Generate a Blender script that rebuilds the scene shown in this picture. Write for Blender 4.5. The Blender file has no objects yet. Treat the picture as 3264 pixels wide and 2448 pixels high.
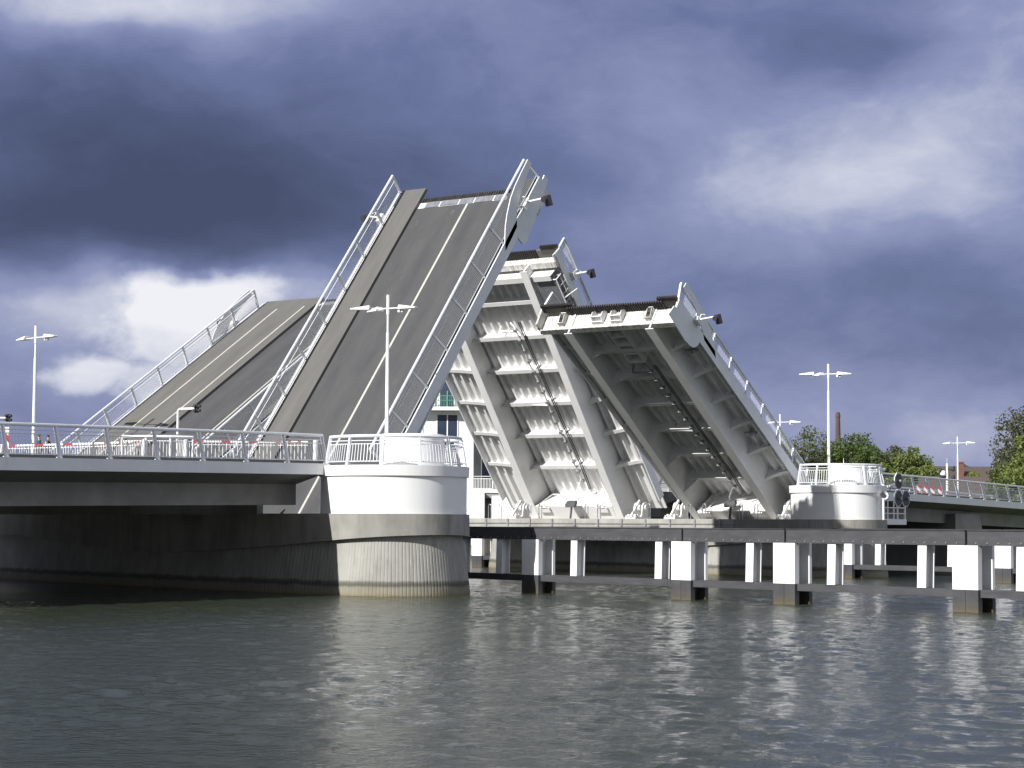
import bpy, bmesh, math, random
import numpy as np
from mathutils import Vector, Matrix
random.seed(7); RNG = np.random.default_rng(11)
R = math.radians
SC = bpy.context.scene
COL = SC.collection

# ------------------------------------------------------------------ camera
# world: x along the bridge (away from the viewer's bank), y across it (away), z up, water at 0
YAW, PITCH, ROLL = R(-54.4), math.atan(450/6500), R(0.34)
fwd = Vector((-math.sin(YAW)*math.cos(PITCH), math.cos(YAW)*math.cos(PITCH), math.sin(PITCH)))
rgt = Vector((math.cos(YAW), math.sin(YAW), 0)); up = rgt.cross(fwd)
r2 = rgt*math.cos(ROLL)+up*math.sin(ROLL); u2 = up*math.cos(ROLL)-rgt*math.sin(ROLL)
cam_d = bpy.data.cameras.new('camera'); cam = bpy.data.objects.new('camera', cam_d); COL.objects.link(cam)
M = Matrix((r2, u2, -fwd)).transposed().to_4x4(); M.translation = Vector((-69.47, -57.5, 3.0))
cam.matrix_world = M
cam_d.sensor_width = 36; cam_d.lens = 36*6500/3264; cam_d.clip_start = 0.5; cam_d.clip_end = 9000
SC.camera = cam

# ------------------------------------------------------------------ light
SUN_EL, SUN_A = R(30.9), R(8.5)
to_sun = Vector((-math.cos(SUN_A)*math.cos(SUN_EL), math.sin(SUN_A)*math.cos(SUN_EL), math.sin(SUN_EL)))
sd = bpy.data.lights.new('sun', 'SUN'); sd.energy = 5.0; sd.angle = R(0.5); sd.color = (1.0, 0.975, 0.94)
sun = bpy.data.objects.new('sun', sd); COL.objects.link(sun)
sun.rotation_euler = (-to_sun).to_track_quat('-Z', 'Y').to_euler(); sun.location = (-80, 10, 60)
SC.view_settings.view_transform = 'Standard'; SC.view_settings.look = 'None'
SC.view_settings.exposure = 0.42; SC.view_settings.gamma = 1

class NT:
    def __init__(s, tree): s.t = tree; s.n = tree.nodes; s.l = tree.links
    def node(s, typ, **kw):
        nd = s.n.new(typ)
        for k, v in kw.items():
            if k.startswith('i_'): s.inp(nd, int(k[2:]) if k[2:].isdigit() else k[2:].replace('_', ' '), v)
            else: setattr(nd, k, v)
        return nd
    def inp(s, nd, key, v):
        if isinstance(v, bpy.types.NodeSocket): s.l.new(v, nd.inputs[key])
        else: nd.inputs[key].default_value = v
    def math(s, op, a, b=0.0, c=0.0, clamp=False):
        nd = s.n.new('ShaderNodeMath'); nd.operation = op; nd.use_clamp = clamp
        for i, v in enumerate((a, b, c)): s.inp(nd, i, v)
        return nd.outputs[0]
    def vmath(s, op, a, b=(0, 0, 0)):
        nd = s.n.new('ShaderNodeVectorMath'); nd.operation = op
        s.inp(nd, 0, a); s.inp(nd, 1, b)
        return nd.outputs['Value'] if op in ('DOT_PRODUCT', 'LENGTH') else nd.outputs[0]
    def noise(s, vec, scale, detail=4, rough=.55, dist=0.0):
        nd = s.n.new('ShaderNodeTexNoise'); s.l.new(vec, nd.inputs['Vector'])
        nd.inputs['Scale'].default_value = scale; nd.inputs['Detail'].default_value = detail
        nd.inputs['Roughness'].default_value = rough; nd.inputs['Distortion'].default_value = dist
        return nd.outputs['Fac']
    def ramp(s, fac, stops):
        nd = s.n.new('ShaderNodeValToRGB'); s.l.new(fac, nd.inputs[0]); e = nd.color_ramp.elements
        while len(e) < len(stops): e.new(0.5)
        for el, (p, c) in zip(e, stops): el.position = p; el.color = (*c, 1) if len(c) == 3 else c
        return nd.outputs[0]
    def mix(s, fac, a, b, mode='MIX'):
        nd = s.n.new('ShaderNodeMix'); nd.data_type = 'RGBA'; nd.blend_type = mode
        s.inp(nd, 0, fac)
        for k, v in ((6, a), (7, b)):
            s.inp(nd, k, v if isinstance(v, bpy.types.NodeSocket) else (*v, 1))
        return nd.outputs[2]
    def scaled(s, vec, sc):
        nd = s.n.new('ShaderNodeMapping'); s.l.new(vec, nd.inputs[0]); nd.inputs['Scale'].default_value = sc
        return nd.outputs[0]

# ------------------------------------------------------------------ sky (world)
W = bpy.data.worlds.new('World'); SC.world = W; W.use_nodes = True
w = NT(W.node_tree); w.n.clear()
tc = w.node('ShaderNodeTexCoord').outputs['Generated']
rot = w.node('ShaderNodeVectorRotate', rotation_type='Z_AXIS'); w.l.new(tc, rot.inputs['Vector']); rot.inputs['Angle'].default_value = -YAW
D = rot.outputs[0]                                   # x = to the right of north-east channel view, y = ahead, z = up
sky = w.node('ShaderNodeTexSky', sky_type='NISHITA', sun_disc=False, sun_elevation=SUN_EL,
             sun_rotation=math.atan2(to_sun.x, to_sun.y), air_density=1.2, dust_density=1.0, ozone_density=1.5)
bg1 = w.node('ShaderNodeBackground', i_Color=sky.outputs[0], i_Strength=0.06)
warp = w.node('ShaderNodeTexNoise', i_Vector=w.scaled(D, (6, 6, 12)), i_Scale=1.6, i_Detail=4.0)
Dw = w.vmath('ADD', D, w.vmath('MULTIPLY', w.vmath('SUBTRACT', warp.outputs['Color'], (.5, .5, .5)), (.06, .06, .035)))
def blob(cx, cy, rx, ry, src=None):
    dv = w.vmath('SUBTRACT', src or Dw, Vector((cx, 1, cy)).normalized())
    ln = w.vmath('LENGTH', w.vmath('MULTIPLY', dv, (1/rx, .4, 1/ry)))
    return w.math('EXPONENT', w.math('MULTIPLY', w.math('MULTIPLY', ln, ln), -1.0))
n1 = w.noise(w.scaled(Dw, (5, 5, 9)), 2.2, 10, .58, .1)
n2 = w.noise(w.scaled(Dw, (13, 13, 22)), 2.6, 10, .62, .15)
n3 = w.noise(w.scaled(D, (3, 3, 6)), 1.1, 3)
val = w.math('ADD', w.math('MULTIPLY_ADD', w.math('SUBTRACT', n1, .5), .42, .465), w.math('MULTIPLY', w.math('SUBTRACT', n2, .5), .16))
BL = [(-.20, .145, .13, .020, -.36), (-.14, .168, .13, .026, -.24), (-.22, .195, .11, .035, -.20), (-.06, .175, .10, .03, -.12), (-.12, .21, .12, .03, -.08),
      (-.21, .266, .10, .013, .34), (-.10, .255, .1, .015, .06), (.02, .25, .14, .03, -.03), (-.205, .110, .09, .018, .32), (-.12, .118, .07, .012, .20), (-.22, .07, .08, .02, .10),
      (.14, .17, .14, .06, .14), (.115, .172, .045, .020, .12), (.150, .195, .050, .026, .15), (.19, .165, .055, .018, .08), (.24, .24, .05, .06, .14), (.23, .19, .04, .03, .06), (.165, .238, .035, .012, -.14), (.08, .150, .05, .018, .06),
      (.20, .122, .08, .014, -.14), (.22, .098, .10, .020, -.14), (.15, .052, .12, .014, .12), (.235, .035, .05, .02, .22), (.05, .14, .06, .03, -.05)]
for cx, cy, rx, ry, a in BL: val = w.math('MULTIPLY_ADD', blob(cx, cy, rx, ry), a, val)
# the sunlit cumulus low on the left: crisp edge from noise
cum = w.math('MAXIMUM', w.math('MAXIMUM', blob(-.172, .098, .040, .020), blob(-.150, .112, .045, .018)), w.math('MAXIMUM', blob(-.206, .077, .030, .012), blob(-.170, .075, .032, .018)))
cedge = w.math('ADD', cum, w.math('MULTIPLY', w.math('SUBTRACT', w.noise(w.scaled(D, (24, 24, 32)), 2.2, 10, .58, .1), .5), .85))
cmask = w.node('ShaderNodeMapRange', i_0=cedge, interpolation_type='SMOOTHSTEP'); cmask.inputs[1].default_value = .34; cmask.inputs[2].default_value = .86
val = w.math('MULTIPLY_ADD', cmask.outputs[0], .27, val)
ccol = w.ramp(val, [(0.0, (.037, .046, .100)), (.18, (.056, .069, .146)), (.40, (.110, .132, .262)), (.62, (.21, .235, .39)), (.82, (.44, .46, .56)), (1.0, (.68, .68, .72))])
elev = w.node('ShaderNodeSeparateXYZ', i_0=D)
ahead = w.node('ShaderNodeMapRange', i_0=elev.outputs[1]); ahead.inputs[1].default_value = -.2; ahead.inputs[2].default_value = .6
high = w.node('ShaderNodeMapRange', i_0=elev.outputs[2]); high.inputs[1].default_value = .3; high.inputs[2].default_value = .7
# unseen broken cloud overhead and behind the viewer, its brightness set as fill light
bright = w.ramp(n3, [(.3, (.11, .125, .17)), (.65, (.34, .35, .39))])
side = w.node('ShaderNodeMapRange', i_0=elev.outputs[0]); side.inputs[1].default_value = .3; side.inputs[2].default_value = .8
bright = w.mix(side.outputs[0], bright, (.62, .66, .78))  # unseen bright sky on the right, added to lighten the shaded fascias
ccol = w.mix(w.math('MAXIMUM', w.math('SUBTRACT', 1.0, ahead.outputs[0]), w.math('MULTIPLY', high.outputs[0], .6)), ccol, bright)
bg2 = w.node('ShaderNodeBackground', i_Color=ccol, i_Strength=1.0)
mx = w.node('ShaderNodeMixShader', i_0=.93, i_1=bg1.outputs[0], i_2=bg2.outputs[0])
w.l.new(mx.outputs[0], w.node('ShaderNodeOutputWorld').inputs[0])

# ------------------------------------------------------------------ materials
def mat(name, c1, c2=None, rough=.6, scale=2.0, stretch=(1, 1, 1), lo=.35, hi=.7, bump=0.0, bscale=20, metal=0.0, spec=.5, fine=0.0, extra=None):
    m = bpy.data.materials.new(name); m.use_nodes = True; t = NT(m.node_tree); t.n.clear()
    b = t.node('ShaderNodeBsdfPrincipled'); o = t.node('ShaderNodeOutputMaterial'); t.l.new(b.outputs[0], o.inputs[0])
    b.inputs['Roughness'].default_value = rough; b.inputs['Metallic'].default_value = metal; b.inputs['Specular IOR Level'].default_value = spec
    pos = t.node('ShaderNodeNewGeometry').outputs['Position']
    if c2 is None: c2 = tuple(x*.8 for x in c1)
    n = t.noise(t.scaled(pos, stretch), scale, 6, .6, .2)
    col = t.ramp(n, [(lo, c1), (hi, c2)])
    if fine:
        f = t.noise(pos, 60, 2)
        col = t.mix(fine, col, t.ramp(f, [(.3, (.25, .25, .25)), (.7, (.75, .75, .75))]), 'OVERLAY')
    if extra: col = extra(t, pos, col, b)
    t.l.new(col, b.inputs['Base Color'])
    if bump:
        bm = t.node('ShaderNodeBump', i_Strength=bump, i_Distance=.02); t.l.new(t.noise(pos, bscale, 5, .6), bm.inputs['Height']); t.l.new(bm.outputs[0], b.inputs['Normal'])
    return m
def streaks(amount, dark, thr=(.55, .8), st=(3, 3, .25)):
    def f(t, pos, col, b):
        s = t.noise(t.scaled(pos, st), 2.2, 5, .65)
        mr = t.node('ShaderNodeMapRange', i_0=s); mr.inputs[1].default_value = thr[0]; mr.inputs[2].default_value = thr[1]
        return t.mix(t.math('MULTIPLY', mr.outputs[0], amount), col, dark)
    return f
def tracks(t, pos, col, b):
    y = t.node('ShaderNodeSeparateXYZ', i_0=pos).outputs[1]
    wv = t.math('SINE', t.math('MULTIPLY_ADD', y, 3.6, t.math('MULTIPLY', t.noise(t.scaled(pos, (.2, .2, .2)), 1.0, 2), 1.5)))
    k = t.math('MULTIPLY', t.math('MULTIPLY_ADD', wv, .5, .5), t.math('MULTIPLY_ADD', t.noise(t.scaled(pos, (.25, 2.5, .25)), 1.5, 4), .7, .0))
    col = t.mix(t.math('MULTIPLY', k, .8), col, (.090, .090, .090))
    s_ = t.noise(t.scaled(pos, (.8, 1.3, .8)), 1.3, 6, .7); mr = t.node('ShaderNodeMapRange', i_0=s_); mr.inputs[1].default_value = .60; mr.inputs[2].default_value = .72
    return t.mix(t.math('MULTIPLY', mr.outputs[0], .45), col, (.135, .134, .130))
def tide(t, pos, col, b):
    col = streaks(.6, (.13, .125, .11), (.5, .8), (1.6, 1.6, .25))(t, pos, col, b)
    col = t.mix(t.math('MULTIPLY', t.noise(pos, 1.1, 6, .7), .45), col, (.17, .165, .14))
    z = t.node('ShaderNodeSeparateXYZ', i_0=pos).outputs[2]
    zz = t.math('ADD', z, t.math('MULTIPLY', t.math('SUBTRACT', t.noise(pos, 1.6, 5, .6), .5), .25))
    st = t.ramp(zz, [(.0, (.85, .85, .85)), (.12, (.55, .55, .55)), (.32, (.45, .45, .45)), (.44, (.9, .9, .9)), (.56, (.7, .7, .7)), (.66, (0, 0, 0))])
    alg = t.ramp(zz, [(.2, (.17, .14, .06)), (.42, (.06, .058, .04))])
    col = t.mix(st, col, alg)
    return col
MT = {}
MT['white'] = mat('white_paint', (.81, .81, .80), (.73, .73, .71), .42, .7, (1, 1, .6), .35, .8, extra=streaks(.22, (.42, .40, .35), (.5, .85), (2.5, 2.5, .5)))
MT['drum'] = mat('white_render', (.80, .80, .79), (.74, .74, .73), .7, .5, (1, 1, .5), extra=streaks(.28, (.50, .50, .49), (.5, .85), (3, 3, .12)), bump=.15, bscale=30)
MT['steel'] = mat('leaf_white', (.79, .79, .785), (.69, .69, .68), .38, .6, (1, 1, 1), .35, .75, extra=streaks(.28, (.42, .415, .39), (.55, .82), (2.5, 2.5, .6)))
MT['dirty'] = mat('stained_white', (.76, .76, .73), (.55, .54, .50), .5, 1.1, extra=streaks(.9, (.16, .15, .13), (.45, .7), (1.0, 4.0, .35)))
MT['rail'] = mat('railing_paint', (.72, .74, .76), (.62, .64, .66), .35, 1.5)
MT['fascia'] = mat('fascia_paint', (.72, .73, .74), (.65, .66, .67), .55, .8, (1, 1, 1), extra=streaks(.25, (.34, .34, .33), (.55, .85), (1.6, 1.6, .2)))
MT['concrete'] = mat('concrete', (.30, .292, .262), (.19, .185, .168), .85, .9, (1, 1, .5), bump=.4, bscale=14, extra=streaks(.6, (.13, .125, .115), (.5, .78), (1.8, 1.8, .2)))
MT['tide'] = mat('tide_concrete', (.39, .385, .355), (.26, .255, .235), .85, .8, (1, 1, .4), bump=.4, bscale=12, extra=tide)
MT['soffit'] = mat('soffit_concrete', (.28, .275, .255), (.19, .185, .175), .85, .6, bump=.2)
MT['apron'] = mat('apron_concrete', (.36, .355, .33), (.25, .245, .225), .8, 1.2, bump=.3, extra=streaks(.5, (.2, .19, .17), (.5, .8), (2, 2, .4)))
MT['asphalt'] = mat('asphalt', (.048, .049, .052), (.068, .069, .071), .85, 1.0, (.5, 1.6, .5), .3, .75, bump=.5, bscale=45, fine=.25,
                    extra=tracks)
MT['footway'] = mat('footway_grit', (.128, .125, .116), (.098, .096, .090), .9, .7, (.4, 2, .4), bump=.5, bscale=50, fine=.3)
MT['path'] = mat('cycle_path', (.127, .124, .114), (.10, .098, .09), .9, .7, (.4, 2, .4), bump=.5, bscale=50, fine=.3)
MT['line'] = mat('road_paint', (.48, .47, .42), (.38, .37, .33), .7, 6)
MT['dark'] = mat('dark_steel', (.035, .036, .042), (.055, .055, .06), .5, 3)
MT['rubber'] = mat('dark_joint', (.030, .027, .026), (.05, .045, .042), .7, 3)
MT['galv'] = mat('galvanised', (.42, .43, .45), (.26, .27, .29), .4, 4, metal=.6)
MT['fender'] = mat('black_timber', (.048, .048, .053), (.068, .068, .074), .55, 1.2, (1, 1, 4), bump=.25, bscale=9, extra=streaks(.5, (.12, .115, .11), (.55, .8), (.6, .6, 3)))
def pileband(t, pos, col, b):
    z = t.node('ShaderNodeSeparateXYZ', i_0=pos).outputs[2]
    zz = t.math('ADD', z, t.math('MULTIPLY', t.math('SUBTRACT', t.noise(pos, 5, 4), .5), .2))
    return t.mix(t.ramp(zz, [(.05, (.8, .8, .8)), (.13, (.35, .35, .35)), (.34, (.2, .2, .2)), (.42, (0, 0, 0))]), col, (.11, .09, .05))
MT['pile'] = mat('pile_black', (.05, .05, .055), (.07, .07, .075), .5, 2, extra=pileband)
MT['pilewhite'] = mat('pile_white', (.82, .82, .81), (.76, .76, .75), .4, 1.5, extra=streaks(.15, (.4, .37, .3), (.5, .85), (5, 5, .5)))
MT['red'] = mat('signal_red', (.42, .045, .045), (.34, .04, .04), .45, 5)
MT['glass'] = mat('window_glass', (.03, .04, .07), (.05, .065, .10), .05, .4, spec=.9)
MT['bwall'] = mat('white_wall', (.80, .80, .79), (.74, .74, .72), .8, .5)
MT['bgrey'] = mat('grey_wall', (.30, .30, .29), (.22, .22, .21), .8, .7)
MT['green'] = mat('green_paint', (.10, .30, .22), (.07, .22, .16), .5, 3)
MT['brick'] = mat('red_brick', (.24, .10, .07), (.16, .07, .05), .85, 5, (1, 1, 4))
MT['stack'] = mat('old_brick', (.095, .062, .055), (.065, .046, .042), .9, .25, (1, 1, .5))
MT['tiles'] = mat('brown_tiles', (.105, .078, .066), (.070, .055, .050), .8, 2.5, (1, 1, 5), bump=.5, bscale=8)
MT['otiles'] = mat('orange_tiles', (.42, .15, .075), (.32, .11, .06), .8, 2.5, (1, 1, 5))
MT['bark'] = mat('bark', (.10, .075, .055), (.06, .045, .035), .9, 4, (3, 3, .6))
MT['grass'] = mat('grass', (.055, .10, .022), (.09, .13, .03), .9, .8, bump=.4, bscale=4)
MT['quay'] = mat('quay_stone', (.26, .235, .17), (.15, .14, .11), .85, 1.0)
MT['skin'] = mat('skin', (.55, .34, .25), (.5, .3, .22), .6, 8)
MT['cloth'] = mat('black_jacket', (.016, .016, .022), (.03, .03, .04), .8, 6)
MT['denim'] = mat('dark_denim', (.03, .04, .075), (.02, .028, .05), .85, 8)
MT['hair'] = mat('dark_hair', (.03, .02, .015), (.05, .035, .025), .6, 20)
MT['lens'] = mat('lamp_lens', (.45, .47, .46), (.35, .37, .36), .2, 8)
def leafmat(name, c1, c2, tr=.35):
    m = bpy.data.materials.new(name); m.use_nodes = True; t = NT(m.node_tree); t.n.clear()
    g = t.node('ShaderNodeNewGeometry'); o = t.node('ShaderNodeOutputMaterial')
    col = t.ramp(g.outputs['Random Per Island'], [(0, c1), (.6, c2), (1, tuple(x*1.35 for x in c2))])
    big = t.noise(g.outputs['Position'], .45, 3)
    col = t.mix(t.math('MULTIPLY', big, .5), col, tuple(x*.55 for x in c1))
    d = t.node('ShaderNodeBsdfPrincipled', i_Base_Color=col, i_Roughness=.55); tl = t.node('ShaderNodeBsdfTranslucent', i_Color=col)
    mxx = t.node('ShaderNodeMixShader', i_0=tr, i_1=d.outputs[0], i_2=tl.outputs[0]); t.l.new(mxx.outputs[0], o.inputs[0])
    return m
LEAF = {'olive': leafmat('leaf_olive', (0.075, 0.095, 0.027), (0.140, 0.162, 0.045)), 'deep': leafmat('leaf_deep', (0.058, 0.090, 0.024), (0.115, 0.167, 0.039)),
        'fresh': leafmat('leaf_fresh', (0.100, 0.140, 0.033), (0.190, 0.234, 0.060)), 'lime': leafmat('leaf_lime', (0.130, 0.171, 0.033), (0.250, 0.279, 0.060)), 'dull': leafmat('leaf_dull', (0.075, 0.090, 0.045), (0.130, 0.144, 0.075))}

# water
m = bpy.data.materials.new('water'); m.use_nodes = True; t = NT(m.node_tree); t.n.clear(); MT['water'] = m
b = t.node('ShaderNodeBsdfPrincipled'); o = t.node('ShaderNodeOutputMaterial'); t.l.new(b.outputs[0], o.inputs[0])
b.inputs['Base Color'].default_value = (.034, .043, .028, 1); b.inputs['Roughness'].default_value = .07; b.inputs['IOR'].default_value = 1.33
pos = t.node('ShaderNodeNewGeometry').outputs['Position']
rt = t.node('ShaderNodeVectorRotate', rotation_type='Z_AXIS', i_Vector=pos); rt.inputs['Angle'].default_value = R(-32)
p2 = rt.outputs[0]
patch = t.noise(t.scaled(pos, (.5, .5, 1)), .09, 3)
h = t.math('MULTIPLY', t.noise(t.scaled(p2, (1.0, .8, 1)), 2.2, 3, .6, .6), .045)
h = t.math('ADD', h, t.math('MULTIPLY', t.noise(t.scaled(pos, (1.0, .9, 1)), 6.0, 4, .65, .4), .05))
h = t.math('MULTIPLY', h, t.math('MULTIPLY_ADD', patch, 1.1, .45))
bm = t.node('ShaderNodeBump', i_Strength=1.0, i_Distance=1.0); t.l.new(h, bm.inputs['Height']); t.l.new(bm.outputs[0], b.inputs['Normal'])

# ------------------------------------------------------------------ mesh helpers
class MB:
    def __init__(s): s.v = []; s.f = []; s.mi = []; s.cur = 0
    def add(s, vs, fs):
        o = len(s.v); s.v += [tuple(p) for p in vs]
        for f in fs: s.f.append([i+o for i in f]); s.mi.append(s.cur)
    def hexa(s, p):                                     # 8 points: 0-3 lower ring, 4-7 upper ring
        s.add(p, [(3, 2, 1, 0), (4, 5, 6, 7), (0, 1, 5, 4), (1, 2, 6, 5), (2, 3, 7, 6), (3, 0, 4, 7)])
    def box(s, x0, x1, y0, y1, z0, z1):
        s.hexa([(x0, y0, z0), (x1, y0, z0), (x1, y1, z0), (x0, y1, z0), (x0, y0, z1), (x1, y0, z1), (x1, y1, z1), (x0, y1, z1)])
    def fbox(s, fr, u0, u1, e0, e1, n0, n1):
        s.hexa([fr(*q) for q in ((u0, e0, n0), (u1, e0, n0), (u1, e1, n0), (u0, e1, n0), (u0, e0, n1), (u1, e0, n1), (u1, e1, n1), (u0, e1, n1))])
    def bar(s, p, q, a, bb, side=(0, 0, 1)):            # rectangular bar p->q, a across, bb along `side`
        p, q = Vector(p), Vector(q); d = (q-p).normalized(); u = Vector(side); u = (u-d*u.dot(d))
        if u.length < 1e-4: u = Vector((1, 0, 0)); u = u-d*u.dot(d)
        u.normalize(); x = d.cross(u)*a/2; u = u*bb/2
        s.hexa([p-x-u, p+x-u, p+x+u, p-x+u, q-x-u, q+x-u, q+x+u, q-x+u])
    def tube(s, path, r, n=8, cap=True):
        P = [Vector(p) for p in path]; rings = []; rr = r if isinstance(r, (list, tuple)) else [r]*len(P); ref = None
        for i, p in enumerate(P):
            d = (P[min(i+1, len(P)-1)]-P[max(i-1, 0)]).normalized()
            if ref is None: ref = Vector((0, 0, 1)) if abs(d.z) < .9 else Vector((1, 0, 0))
            a = (ref-d*ref.dot(d)).normalized(); c = d.cross(a); ref = a
            rings.append([p+(a*math.cos(2*math.pi*k/n)+c*math.sin(2*math.pi*k/n))*rr[i] for k in range(n)])
        vs = [v for g in rings for v in g]; fs = []
        for i in range(len(P)-1):
            for k in range(n): fs.append((i*n+k, i*n+(k+1) % n, (i+1)*n+(k+1) % n, (i+1)*n+k))
        if cap: fs.append(tuple(range(n))[::-1]); fs.append(tuple((len(P)-1)*n+k for k in range(n)))
        s.add(vs, fs)
    def loft(s, rings, closed=True, cap=True):
        n = len(rings[0]); vs = [p for g in rings for p in g]; fs = []
        for i in range(len(rings)-1):
            for k in range(n if closed else n-1): fs.append((i*n+k, i*n+(k+1) % n, (i+1)*n+(k+1) % n, (i+1)*n+k))
        if cap: fs.append(tuple(range(n))[::-1]); fs.append(tuple((len(rings)-1)*n+k for k in range(n)))
        s.add(vs, fs)
    def cyl(s, c, r, z0, z1, n=48, r1=None):
        r1 = r if r1 is None else r1
        s.loft([[(c[0]+q*math.cos(2*math.pi*k/n), c[1]+q*math.sin(2*math.pi*k/n), z) for k in range(n)] for q, z in ((r, z0), (r1, z1))])
    def prism(s, pts, off):                             # polygon + extrusion vector
        off = Vector(off); a = [Vector(p) for p in pts]; n = len(a)
        s.add(a+[p+off for p in a], [tuple(range(n))[::-1], tuple(range(n, 2*n))]+[(i, (i+1) % n, n+(i+1) % n, n+i) for i in range(n)])
    def build(s, name, mats, parent=None, smooth=False, label=None, bevel=0):
        me = bpy.data.meshes.new(name); L = Vector(parent['at']) if parent else Vector((0, 0, 0))
        me.from_pydata([tuple(Vector(p)-L) for p in s.v], [], s.f); ob = bpy.data.objects.new(name, me); COL.objects.link(ob)
        for mm in (mats if isinstance(mats, (list, tuple)) else [mats]): me.materials.append(MT.get(mm) or LEAF.get(mm))
        if isinstance(mats, (list, tuple)): me.polygons.foreach_set('material_index', s.mi)
        bmm = bmesh.new(); bmm.from_mesh(me); bmesh.ops.recalc_face_normals(bmm, faces=bmm.faces); bmm.to_mesh(me); bmm.free()
        if smooth:
            me.polygons.foreach_set('use_smooth', [True]*len(me.polygons)); me.set_sharp_from_angle(angle=R(35))
        if bevel:
            bv = ob.modifiers.new('bevel', 'BEVEL'); bv.width = bevel; bv.segments = 1; bv.limit_method = 'ANGLE'
        if parent:
            ob.parent = parent; ob['at'] = tuple(L)
            if parent.type != 'EMPTY' or 'off' in parent: pass
        if label: ob['label'] = label
        return ob
def thing(name, label, cat, at, group=None):
    o = bpy.data.objects.new(name, None); COL.objects.link(o); o.location = at; o['at'] = tuple(at)
    o['label'] = label; o['category'] = cat; o.empty_display_size = .3
    if group: o['group'] = group
    return o
def tag(o, label=None, cat=None, group=None, kind=None):
    for k, v in (('label', label), ('category', cat), ('group', group), ('kind', kind)):
        if v: o[k] = v
    return o
def clone(o, at=None, parent=None):
    c = o.copy(); COL.objects.link(c); c.parent = parent
    if at is not None: c.location = at
    for ch in [x for x in bpy.data.objects if x.parent == o]: clone(ch, None, c)
    return c

def railing(parent, P, T, n_posts, up=1.2, lean=.2, bars=.14, posts_at=None, bw=.011):
    """P(t, a, h): point at length t along the edge, a inward, h above the deck; one railing with posts and handrail as sub-parts."""
    k = max(2, int(T/1.0)); ts = [T*i/k for i in range(k+1)]
    A = lambda h: lean*h/up
    g = MB()
    for h, r in ((up-.20, .022), (up-.34, .022), (.14, .025)): g.tube([P(t_, A(h), h) for t_ in ts], r, 5)
    t_ = .07
    while t_ < T:
        g.bar(P(t_, A(.14), .14), P(t_, A(up-.34), up-.34), bw, bw); t_ += bars
    ra = g.build('railing', 'rail', parent)
    hr = MB(); hr.tube([P(t_, A(up), up) for t_ in ts], .068, 8); hr.build('handrail', 'rail', ra, True)
    for t_ in (posts_at or [T*i/(n_posts-1) for i in range(n_posts)]):
        po = MB(); t_ = min(max(t_, .03), T-.03)
        p, q = P(t_, 0, -.02), P(t_, A(up), up-.05); po.bar(p, q, .13, .085, Vector(P(t_+.02, 0, 0))-Vector(P(t_, 0, 0)))
        po.bar(P(t_, -.05, .03), P(t_, .14, .03), .16, .03)
        po.build('post', 'rail', ra)
    return ra

# ------------------------------------------------------------------ water and far bank
def water():
    x0, x1, y0, y1, st = -60.0, 36.0, -84.0, 20.0, .135
    nx, ny = int((x1-x0)/st)+1, int((y1-y0)/st)+1
    X, Y = np.meshgrid(np.linspace(x0, x1, nx), np.linspace(y0, y1, ny)); Z = np.zeros_like(X); rs = np.random.default_rng(5)
    for k in range(70):
        lam = .42*(1.9/.42)**rs.random(); a_ = math.radians(-25)+rs.normal()*.8; kk = 2*math.pi/lam
        Z += .0135*lam*np.sin(kk*(X*math.cos(a_)+Y*math.sin(a_))+rs.random()*6.283+.6*np.sin(X*.31+k)+.6*np.cos(Y*.27+1.7*k))*.17
    amp = .72+.3*np.sin(X*.13+Y*.21+1)*np.sin(X*.09-Y*.16+.4)+.16*np.sin(X*.45-Y*.37)
    edge = np.clip(np.minimum(np.minimum(X-x0, x1-X), np.minimum(Y-y0, y1-Y))/10, 0, 1)
    Z *= amp*edge
    V = np.stack([X, Y, Z], -1).reshape(-1, 3); I = np.arange(nx*ny).reshape(ny, nx)
    Q = np.stack([I[:-1, :-1], I[:-1, 1:], I[1:, 1:], I[1:, :-1]], -1).reshape(-1, 4)
    A, B = -3000., 5000.; o = len(V)
    ext = np.array([(A, A, 0), (B, A, 0), (B, B, 0), (A, B, 0), (x0, y0, 0), (x1, y0, 0), (x1, y1, 0), (x0, y1, 0)], float)
    V = np.concatenate([V, ext]); Q = np.concatenate([Q, np.array([(0, 1, 5, 4), (1, 2, 6, 5), (2, 3, 7, 6), (3, 0, 4, 7)])+o])
    me = bpy.data.meshes.new('water'); me.vertices.add(len(V)); me.vertices.foreach_set('co', V.astype(np.float32).ravel()); me.loops.add(Q.size); me.loops.foreach_set('vertex_index', Q.astype(np.int32).ravel())
    me.polygons.add(len(Q)); me.polygons.foreach_set('loop_start', np.arange(0, Q.size, 4, dtype=np.int32)); me.update(calc_edges=True); me.polygons.foreach_set('use_smooth', [True]*len(Q))
    ob = bpy.data.objects.new('water', me); COL.objects.link(ob); me.materials.append(MT['water']); tag(ob, kind='structure')
water()
F = Vector((.242, .970, 0)); G = Vector((.970, -.242, 0))          # along the channel (away) and across it (to the far bank)
bk = Vector((73, -2, 0)); g = MB()
pts = [bk-F*600, bk+F*1500, bk+F*1500+G*4000, bk-F*600+G*4000]
g.add([(p.x, p.y, 1.35) for p in pts], [(0, 1, 2, 3)])
rise = [(0, 1.36), (30, 1.9), (70, 4.0), (130, 5.5), (500, 6.0)]
tag(g.build('ground', 'grass'), kind='structure')
g = MB(); a, c = bk-F*600, bk+F*1500
g.add([(a.x, a.y, -1), (c.x, c.y, -1), (c.x, c.y, 1.5), (a.x, a.y, 1.5), (a.x+.8, a.y, 1.5), (c.x+.8, c.y, 1.5)], [(0, 1, 2, 3), (3, 2, 5, 4)])
tag(g.build('quay_wall', 'quay'), 'pale yellowish stone quay wall along the far bank', 'wall')
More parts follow.
